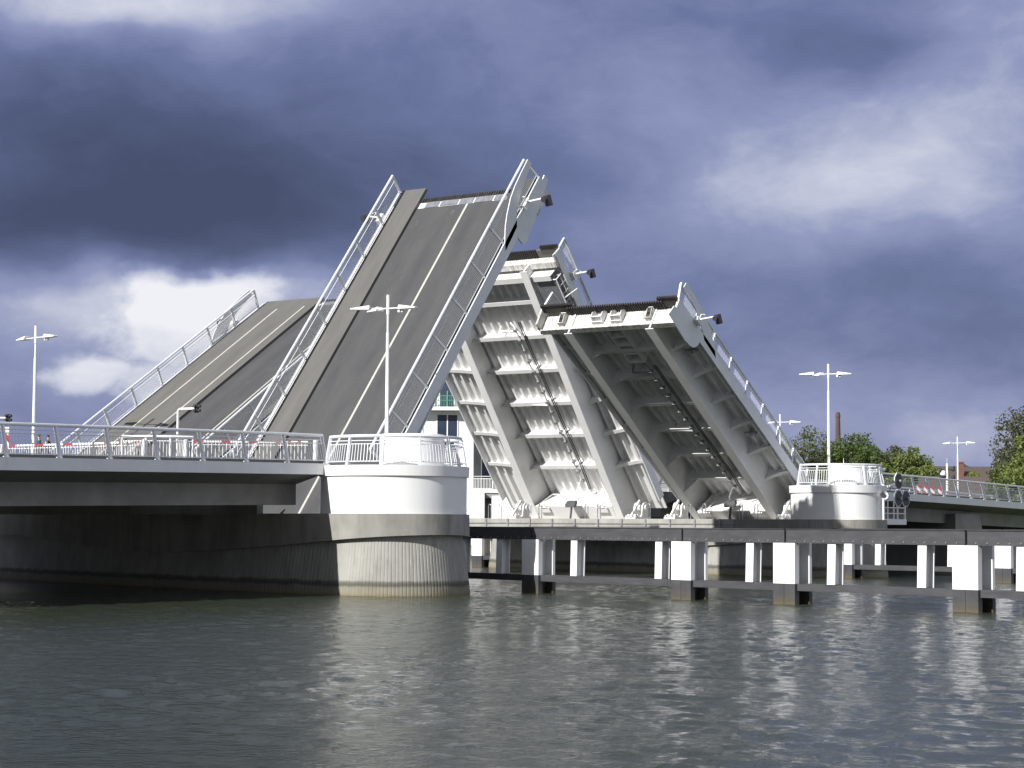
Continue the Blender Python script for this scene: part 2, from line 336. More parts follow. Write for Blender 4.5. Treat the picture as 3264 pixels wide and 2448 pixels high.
g = MB(); prof = [(24, 1.2), (40, 3.2), (75, 4.4), (140, 5.5), (420, 6.5)]
rows = [[(bk+F*f_+G*d_) + Vector((0, 0, z_+.25*math.sin(f_*.13+d_))) for f_ in np.linspace(-300, 500, 60)] for d_, z_ in prof]
g.loft(rows, False, False); tag(g.build('hill', 'grass', None, True), kind='structure')

# ------------------------------------------------------------------ deck heights
def zl(s): d_ = max(0, -3-s); return 5.57-.0125*d_-.00012*d_*d_
def zr(s): d_ = max(0, s-43); return 5.44-.014*d_-.00008*d_*d_

# ------------------------------------------------------------------ piers
def pier_ring(c0, Wd, r, bulge, off, z, n, groove=None):
    out = []; Ls = Wd
    per = []                                           # (w, lateral, normal)
    ns = n
    for i in range(ns):                                # side facing the viewer's bank to far, then far end, back side, near end
        s_ = i/ns
        if s_ < .34:
            q = s_/.34; wv = q*Ls; hw = r+bulge*math.sin(math.pi*q)**1.0; per.append((wv, -hw, 0, -1))
        elif s_ < .5:
            a_ = math.pi*(s_-.34)/.16; per.append((Ls+r*math.sin(a_), -r*math.cos(a_), math.sin(a_), -math.cos(a_)))
        elif s_ < .84:
            q = (s_-.5)/.34; wv = (1-q)*Ls; hw = r+bulge*math.sin(math.pi*q); per.append((wv, hw, 0, 1))
        else:
            a_ = math.pi*(s_-.84)/.16; per.append((-r*math.sin(a_), r*math.cos(a_), -math.sin(a_), math.cos(a_)))
    for i, (wv, lv, nw, nl) in enumerate(per):
        o_ = off-(.015 if groove and i % 4 == 0 else 0)
        zz = z(wv) if callable(z) else z
        p = c0+F*(wv+nw*o_)+G*(lv+nl*o_); out.append((p.x, p.y, zz))
    return out
def pier(name, label, c0, Wd, r, far):
    bul = .1 if far else .95
    p = thing(name, label, 'bridge pier', (c0.x, c0.y, 0)); N = 1640
    bot = lambda wv: 1.62+.95*min(1.3, abs(min(wv, 27)-13.5)/(13.5+r))**1.5
    g = MB(); g.loft([pier_ring(c0, Wd, r, bul, o_, z_, N, True) for o_, z_ in ((.24, -1.2), (.14, .3), (-.22, 2.75))]); g.build('ribbed_base', 'tide', p)
    g = MB(); n2_ = 400; zt = 3.45
    g.loft([pier_ring(c0, Wd, r, bul, o_, z_, n2_) for o_, z_ in ((-.3, bot), (.12, bot), (.10, zt), (-.3, zt+.004))]); g.build('concrete_collar', 'concrete', p, True)
    g = MB(); g.cyl(c0, r-.02, zt-.02, 5.08, 96); g.build('white_drum', 'drum', p, True)
    g = MB(); g.loft([[(c0.x+q*math.cos(2*math.pi*k/96), c0.y+q*math.sin(2*math.pi*k/96), z_) for k in range(96)] for q, z_ in ((r-.1, 5.05), (r+.07, 5.06), (r+.09, 5.50), (r-.25, 5.52))]); g.build('cornice', 'drum', p, True)
    g = MB(); c1 = c0+F*Wd; g.cyl(c1, r-.02, zt-.02, 5.08, 64); g.build('white_drum', 'drum', p, True)
    return p
CL = Vector((-.05, -1.5, 0)); CR = Vector((43.25, -1.25, 0))
PL = pier('bridge_pier', 'near pier with large sunlit white drum on stained ribbed concrete', CL, 35.0, 3.2, False)
PR = pier('bridge_pier', 'far pier with smaller white drum behind the fender posts', CR, 28.5, 2.85, True)
def drum_rail(parent, c, r, a0, a1, n):
    T = r*(a1-a0)
    def P(t_, a_, h_): an = a0+t_/r; return (c.x+(r-a_)*math.cos(an), c.y+(r-a_)*math.sin(an), 5.52+h_)
    return railing(parent, P, T, n, 1.22, .2, .15, bw=.026)
g = MB(); g.hexa([(-2.6, 4.2, 3.4), (-2.2, 4.2, 3.4), (2.8, 34, 3.4), (2.4, 34, 3.4), (-2.6, 4.2, 4.75), (-2.2, 4.2, 4.75), (2.8, 34, 4.75), (2.4, 34, 4.75)]); g.build('shade_infill', 'soffit', PL)  # added wall, closes the slit under the spans so it stays dark
drum_rail(PL, CL, 3.13, R(149), R(392), 9); drum_rail(PR, CR, 2.80, R(148), R(400), 9)
# control kiosks stand on the drums
for c, r_, lab, ht in ((Vector((.38, -2.15, 0)), 1.42, 'large round white kiosk inside the railing of the near drum', 6.92), (Vector((43.5, -1.85, 0)), 1.20, 'small round white kiosk inside the railing of the far drum', 6.72)):
    k = thing('control_kiosk', lab, 'kiosk', (c.x, c.y, 5.52), 'round kiosks on the pier drums')
    g = MB(); g.cyl(c, r_, 5.52, ht-.08, 64); g.build('wall', 'drum', k, True)
    g = MB(); g.cyl(c, r_+.04, ht-.08, ht, 64, r_-.02); g.build('roof', 'drum', k, True)

# apron in front of the far leaves
g = MB(); a0, a1 = Vector((41.6, 1.4, 0)), Vector((42.6, 27.5, 0))
g.hexa([(41.6, 1.5, 2.3), (47.5, 1.5, 2.3), (52, 27.5, 2.3), (42.6, 27.5, 2.3), (41.6, 1.5, 3.46), (47.5, 1.5, 3.46), (52, 27.5, 3.46), (42.6, 27.5, 3.46)])
ap = g.build('apron_slab', 'apron', PR, bevel=.02)
AP = lambda e, d=0, z=3.46: (41.6+(e-1.5)*.0385-d, e, z)
g = MB()
e = 2.4
while e < 27:
    g.bar(AP(e, .05, 2.75), AP(e, .05, 3.44), .10, .08); e += 1.86
g.tube([AP(1.6, .10, 3.16), AP(27.4, .10, 3.16)], .02, 6); g.tube([AP(1.6, .10, 2.9), AP(27.4, .10, 2.9)], .02, 6); g.build('kerb_rail', 'galv', PR)
for e in (24.7, 23.8, 21.3, 20.4, 16.6, 15.6, 12.8, 11.7, 8.6, 7.5, 4.8, 3.7):
    g = MB(); x0 = AP(e, -.35)[0]
    g.tube([(x0, e-.11, 3.44), (x0, e-.11, 4.3), (x0, e-.08, 4.38), (x0, e, 4.42), (x0, e+.08, 4.38), (x0, e+.11, 4.3), (x0, e+.11, 3.44)], .03, 6); g.build('step_hoop', 'galv', PR, True)
def bearing(e, x0, sc=1.0):
    g = MB(); fr = lambda u, e_, n: (x0+u*sc, e+e_*sc, 3.46+n*sc)
    g.fbox(fr, -1.0, .9, -.42, .42, 0, .12)
    for q in (-.36, .28): g.prism([fr(-.05, q, .12), fr(.85, q, .12), fr(.85, q, .85), fr(.7, q, 1.08), fr(.45, q, 1.15), fr(.2, q, 1.08), fr(.05, q, .85)], (0, .08*sc, 0))
    g.bar(fr(-.85, .0, .15), fr(.25, .0, 1.25), .13*sc, .16*sc)
    g.tube([fr(.45, -.46, .78), fr(.45, .46, .78)], .20*sc, 14)
    for kx in (-.75, -.45):
        for ky in (-.3, .22): g.fbox(fr, kx, kx+.2, ky, ky+.14, .12, .32)
    for kx in (-.9, -.2, .75):
        for ky in (-.36, .36): g.tube([fr(kx, ky, .12), fr(kx, ky, .24)], .05*sc, 6)
    g.build('bearing_block', 'white', PR)
for e, x0 in ((23.3, 44.3), (13.5, 43.9), (10.1, 43.2), (1.95, 42.9)): bearing(e, x0, .95)

# ------------------------------------------------------------------ bascule leaves
def leaf(name, label, sg, s0, th, e0, e1, L, girders, lanes, near_arc, cage=False, z0=5.5, gd=(1.5, 2.3), open_tail=3.2, jo=.66, over=0.0):
    root = thing(name, label, 'bridge leaf', (s0, (e0+e1)/2, 3.46), 'raised leaves of the drawbridge')
    ct, st = math.cos(th), math.sin(th)
    fr = lambda u, e, n: (s0+sg*(u*ct-n*st), e, z0+u*st+n*ct)
    tail = -open_tail if sg > 0 else -1.6
    # deck plate
    g = MB(); g.fbox(fr, tail, L-jo-.34 if sg > 0 else L-.7, e0+.05, e1-.05, -.10, -.012); g.build('deck_plate', 'steel', root)
    for nm, ea, eb, n1_, mt in lanes:
        g = MB(); ue = (L-jo-.79 if sg > 0 else L-.75) if nm == 'roadway' else L-.02
        g.fbox(fr, tail, ue, ea, eb, -.012, n1_)
        g.build(nm, mt, root)
    for lc, wd, u0, u1 in LINES[label]:
        g = MB(); nb = .026 if 'cyc' not in LINES else .026
        base = max([n1_ for nm, ea, eb, n1_, mt in lanes if ea <= lc <= eb] or [.02])
        g.fbox(fr, u0, u1, lc-wd/2, lc+wd/2, base+.001, base+.005); g.build('lane_line', 'line', root)
    # finger joint teeth and end plates
    ea, eb = [(a_, b_) for nm, a_, b_, n_, m_ in lanes if nm == 'roadway'][0]
    g = MB(); e = ea
    while e < eb-.05: g.fbox(fr, L-jo-.36 if sg > 0 else L-.72, L-jo if sg > 0 else L+.08, e, e+.07, -.14, .022); e += .16
    g.build('finger_joint', 'rubber', root)
    g = MB(); k = 0; e = ea
    while e < eb-.5: g.fbox(fr, (L-jo-.74 if sg > 0 else L-1.12)-.04*(k % 3), L-jo-.37 if sg > 0 else L-.73, e+.02, e+.9+.25*(k % 2), .020, .030); e += 1.0+.25*(k % 2); k += 1
    g.build('joint_plate', 'galv', root)
    if sg < 0:
        for ea_, eb_ in ((e0+.1, min(e0+1.4, eb)), (e1-2.2, e1-.1)):
            g = MB(); e = ea_
            while e < eb_: g.fbox(fr, L-.35, L+.28, e, e+.05, -.02, .16); e += .11
            g.build('kerb_comb', 'rubber', root)
    # edges
    fd = .58
    ncut = 3.7
    for side, ee, nearside in ((-1, e0, True), (1, e1, False)):
        g = MB(); ea_, eb_ = (ee-.03, ee+.05) if side < 0 else (ee-.05, ee+.03)
        g.fbox(fr, -.6, L, ea_, eb_, -fd, .06)
        ed = g.build('edge_fascia', 'fascia', root)
        if nearside and not cage and e0 < 5:                                     # deeper rounded nose at the tip
            g = MB(); sh_ = ((.38, -.20), (.40, -fd), (-1.1, -.92), (-3.4, -1.24), (-3.62, -1.2), (-3.78, -1.05), (-3.8, -fd+.02)) if sg > 0 else ((0, -fd+.02), (.25, -.62), (.45, -1.32), (-1.9, -1.48), (-2.3, -1.46), (-2.65, -1.34), (-2.9, -1.12), (-3.05, -.85), (-3.1, -fd+.02))
            pts = [fr(L+a_, ea_-.012, b_) for a_, b_ in sh_]
            g.prism(pts, (0, .07, 0)); g.build('nose_plate', 'fascia', ed)
    # railings on both edges; the outer one ends in a curved wing plate
    for side, ee in ((1, e0+.06), (-1, e1-.06)):
        T = L-.1-over
        P = lambda t_, a_, h_, ee=ee, side=side: fr(.1+t_, ee+side*a_, .05+h_)
        railing(root, P, T, 9, 1.22, .22, .105, bw=.015)
    ew, es = (e0+.02, -1) if near_arc else (e1-.02, 1)
    ol = [(14.3, -.25), (14.72, .14), (15.3, .55), (15.86, .82), (16.7, 1.12), (17.45, 1.24), (18.35, 1.30), (19.33, 1.32)]
    il = [(19.4, .94), (18.9, .9), (17.8, .73), (16.88, .48), (16.35, .15), (15.95, -.18)]
    g = MB(); dl = L-over-19.4; lo_, li_ = len(ol), len(il)
    gi = [il[min(li_-1, int(round((1-i/(lo_-1))*(li_-1))))] for i in range(lo_)]
    r1 = [fr(u_+dl, ew, n_) for u_, n_ in ol]; r2_ = [fr(u_+dl, ew, n_) for u_, n_ in gi]
    r1b = [fr(u_+dl, ew+es*.05, n_) for u_, n_ in ol]; r2b = [fr(u_+dl, ew+es*.05, n_) for u_, n_ in gi]
    g.loft([[r1[i], r2_[i], r2b[i], r1b[i]] for i in range(lo_)]); g.build('wing_plate', 'fascia', root)
    # signal lamp on an arm at each outer side of the tip
    for ee, sd_ in ((e0, -1), (e1, 1)):
        g = MB(); ua = L-over-2.1
        g.fbox(fr, ua-.28, ua+.28, ee+sd_*.05, ee+sd_*.30, .0, .28); g.tube([fr(ua, ee+sd_*.2, .15), fr(ua, ee+sd_*.25, .62), fr(ua-.1, ee+sd_*.42, .66)], .035, 6)
        sl = g.build('signal_arm', 'white', root)
        end = Vector(fr(ua+.05, ee+sd_*.22, .2)); tip = end+Vector((.0, sd_*1.25 if sd_ < 0 else .9, .12 if sd_ < 0 else .15))
        g = MB(); g.tube([end, tip], .055, 8); g.build('arm_tube', 'white', sl, True)
        g = MB(); g.bar(tip+Vector((-.05, 0, .1)), tip+Vector((.12, sd_*.05, -.42)), .30, .26); g.tube([tip+Vector((-.2, 0, -.1)), tip+Vector((-.36, 0, -.16))], [.12, .15], 10); g.build('lamp_box', 'dark', sl)
    # main girders
    lo, hi = gd
    dep = lambda u: lo+(hi-lo)*min(1, max(0, (L-u)/L))
    for ge in girders:
        g = MB(); a_, b_ = ge-.05, ge+.05
        us = np.linspace(-2.2 if sg < 0 else -3.0, L-.5, 14)
        for q in range(13):
            u0, u1 = us[q], us[q+1]
            g.hexa([fr(u0, a_, -dep(u0)), fr(u1, a_, -dep(u1)), fr(u1, b_, -dep(u1)), fr(u0, b_, -dep(u0)), fr(u0, a_, -.1), fr(u1, a_, -.1), fr(u1, b_, -.1), fr(u0, b_, -.1)])
            g.hexa([fr(u0, ge-.27, -dep(u0)-.05), fr(u1, ge-.27, -dep(u1)-.05), fr(u1, ge+.27, -dep(u1)-.05), fr(u0, ge+.27, -dep(u0)-.05), fr(u0, ge-.27, -dep(u0)), fr(u1, ge-.27, -dep(u1)), fr(u1, ge+.27, -dep(u1)), fr(u0, ge+.27, -dep(u0))])
        g.build('main_girder', 'steel', root)
    ga, gb = girders
    # cross beams and cantilever brackets
    u = L-2.85-(.35 if sg < 0 else 0); first = True
    while u > 1.2:
        g = MB(); g.fbox(fr, u-.02, u+.02, ga+.05, gb-.05, -.86, -.1); g.fbox(fr, u-.14, u+.14, ga+.05, gb-.05, -.90, -.86)
        for gg, sd_ in ((ga, 1), (gb, -1)):              # haunch at the girder
            hw_ = .4 if cage else .8; g.prism([fr(u-.02, gg+sd_*.05, -.86), fr(u-.02, gg+sd_*hw_, -.88), fr(u-.02, gg+sd_*.05, -1.2 if cage else -dep(u)+.25)], Vector(fr(u+.02, 0, 0))-Vector(fr(u-.02, 0, 0)))
        g.build('cross_beam', 'steel', root)
        for gg, ee, sd_ in ((ga, e0, -1), (gb, e1, 1)):
            g = MB(); m_ = 6; wd = abs(ee-gg)-.05
            cur = [(.05+(wd-.05)*i/m_, -.35-.62*(1-i/m_)**1.6) for i in range(m_+1)]
            if wd > .5:
                g.prism([fr(u-.02, gg+sd_*.05, -.1)]+[fr(u-.02, gg+sd_*q, n_) for q, n_ in cur]+[fr(u-.02, gg+sd_*wd, -.1)], Vector(fr(u+.02, 0, 0))-Vector(fr(u-.02, 0, 0)))
                for i in range(m_):
                    (q0, n0), (q1, n1_) = cur[i], cur[i+1]
                    g.hexa([fr(u-.13, gg+sd_*q0, n0-.03), fr(u+.13, gg+sd_*q0, n0-.03), fr(u+.13, gg+sd_*q1, n1_-.03), fr(u-.13, gg+sd_*q1, n1_-.03), fr(u-.13, gg+sd_*q0, n0), fr(u+.13, gg+sd_*q0, n0), fr(u+.13, gg+sd_*q1, n1_), fr(u-.13, gg+sd_*q1, n1_)])
                g.build('cantilever_bracket', 'steel', root)
        u -= 2.64
    # trough stiffeners under the deck
    e = e0+.45
    while e < e1-.3:
        if all(abs(e-q) > .3 for q in girders):
            g = MB(); u0, u1 = (-.9 if sg < 0 else .4), L-.6
            g.prism([fr(u0, e-.16, -.1), fr(u0, e-.075, -.36), fr(u0, e+.075, -.36), fr(u0, e+.16, -.1)], Vector(fr(u1, 0, 0))-Vector(fr(u0, 0, 0))); g.build('deck_stiffener', 'steel', root)
        e += .62
    # end beam at the tip
    g = MB(); ub = (L-jo-.59 if sg > 0 else L-.62) if not cage else L-.55
    dd = 1.12 if not cage else .75
    g.fbox(fr, ub-.02, ub+.04, e0+.08, e1-.08, -dd, -.1); g.fbox(fr, ub-.30, ub+.10, e0+.05, e1-.05, -dd-.07, -dd)
    for ee in (e0+.06, e1-.06): g.fbox(fr, ub-.3, L, ee-.05, ee+.05, -dd, -.1)
    eb_ob = g.build('end_beam', 'dirty', root)
    if cage:
        g = MB(); g.fbox(fr, L-1.15, L-1.09, ga-.4, e1-.1, -1.35, -.1); g.fbox(fr, L-1.42, L-1.05, ga-.4, e1-.1, -1.43, -1.35); g.fbox(fr, L-1.42, L-1.05, e0+.4, ga-.4, -1.43, -1.35); g.fbox(fr, L-1.15, L-1.09, e0+.4, ga-.4, -1.35, -.1); g.build('cross_beam', 'steel', root)
    # root box between the girders
    ut = .5 if cage else .65
    if sg < 0:
        g = MB(); dr = dep(0)+.02
        qa = ut-.6 if cage else ut-1.0; prof = [(-2.4, -dr), (ut, -dr), (qa, -.38), (qa, -.1), (-2.4, -.1)]
        ring = lambda e_: [fr(u_, e_, n_) for u_, n_ in prof]
        g.loft([ring(ga+.3), ring(gb-.3)]); g.build('counterweight_box', 'steel', root)
        for q in (.16, .84):
            ex = ga+(gb-ga)*q; g = MB(); p_, q_ = Vector(fr(ut+.02, ex, -dr-.06)), Vector(fr(qa+.1, ex, -.75)); sd2 = Vector((0, .24, 0)); lift = Vector(fr(.18, 0, -.12))-Vector(fr(0, 0, 0))
            for o_ in (-1, 1): g.tube([p_+sd2*o_, p_+sd2*o_+lift*1.6, q_+sd2*o_+lift*1.6, q_+sd2*o_], .03, 6)
            g.tube([p_-sd2+lift*1.6, p_+sd2+lift*1.6], .03, 6); g.tube([q_-sd2+lift*1.6, q_+sd2+lift*1.6], .03, 6)
            g.fbox(fr, ut-.42, ut-.02, ex-.42, ex+.42, -dr-.14, -dr-.05); g.build('ladder', 'white', root)
        # drain pipe with clamps and the dark cable beside it
        em = ga+(gb-ga)*.45
        pm = MB(); n_ = -.95
        uu = np.linspace(1.6, L-5.2, 15); pm.tube([fr(q, em+.06*math.sin(i*1.3), n_+.03*math.sin(i*2.1)) for i, q in enumerate(uu)]+[fr(L-5.0, em+.1, -.8), fr(L-4.9, em+.5, -.5)], .055, 8)
        pm.tube([fr(1.6, em, n_), fr(1.0, em+.45, -1.0), fr(.55, em+.75, -1.1), fr(.3, em+.7, -1.35)], .055, 8)
        for q in ((L-5.3), (L-11.2)):
            pm.tube([fr(q, em, n_), fr(q, em+.5, n_+.05), fr(q, em+1.35, n_+.1), fr(q+.1, em+1.4, -.4)], .075, 8)
        pipe = pm.build('drain_pipe', 'white' if cage else 'galv', root, True)
        for i, q in enumerate(np.linspace(1.4, L-5.2, 16)):
            cm = MB(); cm.fbox(fr, q-.07, q+.07, em-.11, em+.11, n_-.1, n_+.16)
            cm.build('pipe_clamp', 'galv', pipe)
        cb = MB(); ec = em-.62
        for o_ in (0, .14): cb.tube([fr(.9, ec+o_, -1.2), fr(3, ec+o_, -1.02), fr(9, ec+o_, -1.0), fr(L-4.6, ec+o_, -.95)], .035, 6)
        cb.build('cable', 'dark', root)
        if cage:                                         # small inspection cradle under the outer edge
            ea_, eb_ = e0-.45, ga-.38; u1, u0 = L-1.45, L-3.75; nb = -1.25
            g = MB(); g.fbox(fr, u0, u1, ea_+.6, eb_, nb, nb+.03); cg = g.build('inspection_cradle', 'galv', root)
            g = MB(); B = [(u0, ea_+.6), (u1, ea_+.6), (u1, eb_), (u0, eb_)]
            for i in range(4):
                (ua, e_a), (ub_, e_b) = B[i], B[(i+1) % 4]
                g.tube([fr(ua, e_a, nb-.02), fr(ub_, e_b, nb-.02)], .045, 6); g.tube([fr(ua, e_a, nb-.02), fr(ua, e_a, -.1)], .04, 6)
                g.tube([fr(ua, e_a, nb+.5), fr(ub_, e_b, nb+.5)], .022, 6)
            for q in (.25, .5, .75): g.tube([fr(u0+(u1-u0)*q, ea_+.6, nb), fr(u0+(u1-u0)*q, ea_+.6, -.1)], .018, 5)
            g.tube([fr(u0+.9, ea_+.6, nb), fr(u0+1.1, ea_-.1, nb+.7)], .035, 6); g.build('cradle_frame', 'white', cg)
            g = MB(); g.fbox(fr, u1-.75, u1-.05, eb_+.05, eb_+.45, nb-.05, nb+.35); g.fbox(fr, u1-.28, u1-.20, eb_+.0, eb_+.5, nb-.1, nb+.4); g.build('winch', 'white', cg)
        else:                                            # lock brackets and guide rollers on the tip face
            for e_ in (girders[1]+.7, girders[0]+.25):
                g = MB()
                for o_ in (-.17, .13): g.prism([fr(ub+.05, e_+o_, -.15), fr(ub+.05, e_+o_, -.95), fr(ub+.32, e_+o_, -.85), fr(ub+.42, e_+o_, -.3)], (0, .04, 0))
                for n0_ in (-.18, -.92): g.fbox(fr, ub+.04, ub+.38, e_-.17, e_+.17, n0_, n0_+.05)
                gr = g.build('guide_bracket', 'dirty', root); g = MB()
                for n0_ in (-.4, -.7): g.tube([fr(ub+.24, e_-.12, n0_), fr(ub+.24, e_+.12, n0_)], .13, 12)
                g.build('roller', 'rubber', gr, True)
            for e_ in ((girders[0]+girders[1])/2+.95, (girders[0]+girders[1])/2-.35):
                g = MB()
                for o_ in (-.36, .32): g.prism([fr(ub+.05, e_+o_, .1), fr(ub+.05, e_+o_, -.95), fr(ub+.5, e_+o_, -.7), fr(ub+.5, e_+o_, -.35)], (0, .04, 0))
                g.fbox(fr, ub+.04, ub+.5, e_-.34, e_+.34, -.72, -.66); g.fbox(fr, ub+.04, ub+.3, e_-.34, e_+.34, -.95, -.90)
                g.prism([fr(ub+.05, e_-.34, -.1), fr(ub+.05, e_+.1, .42), fr(ub+.05, e_+.3, -.1)], Vector(fr(ub+.12, 0, 0))-Vector(fr(ub+.05, 0, 0)))
                g.build('lock_bracket', 'white', root)
            g = MB(); ex = (girders[0]+girders[1])/2+.2
            g.fbox(fr, L-4.3, L-1.0, ex-.55, ex-.48, -.95, -.1); g.fbox(fr, L-4.3, L-1.0, ex+.48, ex+.55, -.95, -.1)
            for q in range(5): g.fbox(fr, L-4.3+q*.8, L-4.24+q*.8, ex-.48, ex+.48, -.95, -.35)
            g.build('lock_frame', 'steel', root)
            for u_, e_, n_ in ((L-4.0, e0+1.0, -.45), (L-12.2, e0+.9, -.45)):
                g = MB(); g.tube([fr(u_, e_-.4, n_), fr(u_, e_+.4, n_)], .09, 10); g.fbox(fr, u_-.14, u_+.14, e_-.08, e_+.08, n_-.14, -.1); g.build('under_lamp', 'galv', root, True)
    return root
LA = 'near left leaf raised steepest showing dark asphalt and one lane line'
LB = 'far left leaf raised lower showing cycle path beside the asphalt lane'
LCC = 'far right leaf with sunlit white ribbed underside and inspection cradle'
LDD = 'near right leaf raised lowest with shaded underside and stained tip face'
LINES = {LA: [(5.4, .13, -3, 18.1)], LB: [(23.1, .12, 0, 18.2), (21.05, .12, 0, 18.3), (17.0, .12, -1, 18.3)], LCC: [(18, .15, 0, 17)], LDD: [(5.4, .15, 0, 17)]}
leaf('bascule_leaf', LA, 1, 3.17, R(51.6), 1.5, 10.62, 19.45, (3.2, 8.8),
     [('roadway', 2.86, 8.74, .02, 'asphalt'), ('footway', 8.74, 10.3, .17, 'footway'), ('edge_walk', 1.56, 2.86, .03, 'asphalt')], True)
leaf('bascule_leaf', LB, 1, 4.2, R(33.1), 13.9, 25.1, 19.35, (15.6, 22.9),
     [('roadway', 14.6, 20.3, .02, 'asphalt'), ('cycle_path', 20.3, 24.7, .17, 'path'), ('edge_kerb', 14.0, 14.6, .10, 'footway')], False, jo=.02, over=.6)
leaf('bascule_leaf', LCC, -1, 46.3, R(50.5), 13.25, 26.1, 18.95, (15.3, 22.1),
     [('roadway', 15.0, 21.4, .02, 'asphalt'), ('cycle_path', 21.4, 25.7, .17, 'path'), ('footway', 13.5, 15.0, .17, 'footway')], False, cage=True, gd=(1.55, 2.5))
leaf('bascule_leaf', LDD, -1, 44.6, R(33.35), 1.5, 10.95, 18.6, (3.2, 8.75),
     [('roadway', 2.6, 9.2, .02, 'asphalt'), ('footway', 9.2, 10.7, .17, 'footway'), ('edge_kerb', 1.6, 2.6, .17, 'footway')], True, gd=(1.5, 2.25))

# floodlights at the leaf roots
for e, x0, lab in ((18.4, 43.3, 'dark floodlight before the sunlit far leaf root'), (5.9, 42.6, 'dark floodlight before the shaded near leaf root')):
    f = thing('floodlight', lab, 'floodlight', (x0, e, 3.46), 'floodlights on the apron')
    g = MB(); g.bar((x0, e, 3.46), (x0+.15, e, 4.25), .10, .09, (1, 0, 0)); g.build('stand', 'dark', f)
    g = MB(); g.prism([(x0-.1, e-.34, 4.2), (x0-.1, e+.34, 4.2), (x0-.02, e+.42, 4.4), (x0+.1, e+.32, 4.62), (x0+.1, e-.32, 4.62), (x0-.02, e-.42, 4.4)], (.22, 0, .04)); g.build('lamp_head', 'dark', f)

# ------------------------------------------------------------------ approach spans
def span(name, label, e0, e1, s_a, s_b, zf, girds, n_posts_near, lanes, far=True, bars=.15):
    root = thing(name, label, 'bridge span', (s_b if s_a < -20 else s_a, (e0+e1)/2, 0))
    ss = np.linspace(s_a, s_b, 40)
    def strip(g, ea, eb, na, nb):
        g.loft([[(s_, ea, zf(s_)+na), (s_, eb, zf(s_)+na), (s_, eb, zf(s_)+nb), (s_, ea, zf(s_)+nb)] for s_ in ss])
    g = MB(); g.loft([[(s_, e0+.35, zf(s_)-.42), (s_, e0+.35, zf(s_)-.02), (s_, e1-.35, zf(s_)-.02), (s_, e1-.35, zf(s_)-.42), (s_, e1-1.9, zf(s_)-.85), (s_, e0+1.9, zf(s_)-.85)] for s_ in ss]); g.build('deck_slab', 'soffit', root, True)
    for ea, eb in ((e0, e0+.35), (e1-.35, e1)):
        g = MB(); strip(g, ea, eb, -.45, .02); g.build('edge_beam', 'fascia', root)
    for ge in girds:
        g = MB(); strip(g, ge, ge+1.4, -1.75, -.80); g.build('girder', 'soffit', root)
    for nm, ea, eb, nb, mt in lanes:
        g = MB(); strip(g, ea, eb, -.02, nb); g.build(nm, mt, root)
    T = s_b-s_a
    for ee, sd_ in (((e0+.12, 1),) if far != 'none' else ())+(((e1-.12, -1),) if far is True else ()):
        P = lambda t_, a_, h_, ee=ee, sd_=sd_: (s_a+t_, ee+sd_*a_, zf(min(max(s_a+t_, s_a), s_b))+.02+h_)
        railing(root, P, T, n_posts_near, 1.22, .3, bars, bw=.016)
    return root
span('approach_span', 'near left approach span with grey fascia leading to the near drum', 0, 12.0, -42.9, -2.62, zl, (1.9, 7.4), 17,
     [('roadway', 1.9, 8.7, .012, 'asphalt'), ('footway', .35, 1.9, .14, 'footway'), ('footway', 8.7, 11.65, .14, 'footway')], far=False)  # deck widened to meet the far span, blocks sun on the pier
span('approach_span', 'far left approach span behind the barriers and the two pedestrians', 12.02, 33.0, -42.9, 1.6, zl, (13.6, 19.0, 24.5, 30.0), 18,
     [('footway', 12.4, 14.6, .14, 'footway'), ('roadway', 14.6, 20.3, .012, 'asphalt'), ('cycle_path', 20.3, 32.6, .14, 'path')], far='none')  # deck and path widened far past the leaf, added to shade the pier wall
span('approach_span', 'far right approach span sloping down past the round drum', .2, 10.9, 46.2, 96.0, zr, (2.0, 7.4), 22,
     [('roadway', 2.0, 9.0, .012, 'asphalt'), ('footway', .55, 2.0, .14, 'footway')])
span('approach_span', 'far right approach span behind the nearer one, carrying two lamps', 13.4, 25.4, 50.0, 96.0, zr, (15.6, 22.0), 20,
     [('roadway', 15.0, 21.4, .012, 'asphalt'), ('cycle_path', 21.4, 25.05, .14, 'path')])
g = MB(); g.hexa([(66, .9, -1), (72, .9, -1), (78, 25.2, -1), (72, 25.2, -1), (66.6, 1.2, 4.0), (71, 1.2, 4.0), (77, 25.2, 4.0), (72.6, 25.2, 4.0)]); ab = g.build('bridge_abutment', 'soffit'); tag(ab, 'dark shaded concrete pier under the sloping right spans', 'bridge pier')
# far bank road ramp behind the spans
g = MB(); ss = np.linspace(96, 260, 30)
g.loft([[(s_, -1.5, .8), (s_, .3, zr(96)-.011*(s_-96)), (s_, 25.4, zr(96)-.011*(s_-96)), (s_, 28, .8)] for s_ in ss]); tag(g.build('road', 'asphalt'), kind='structure')

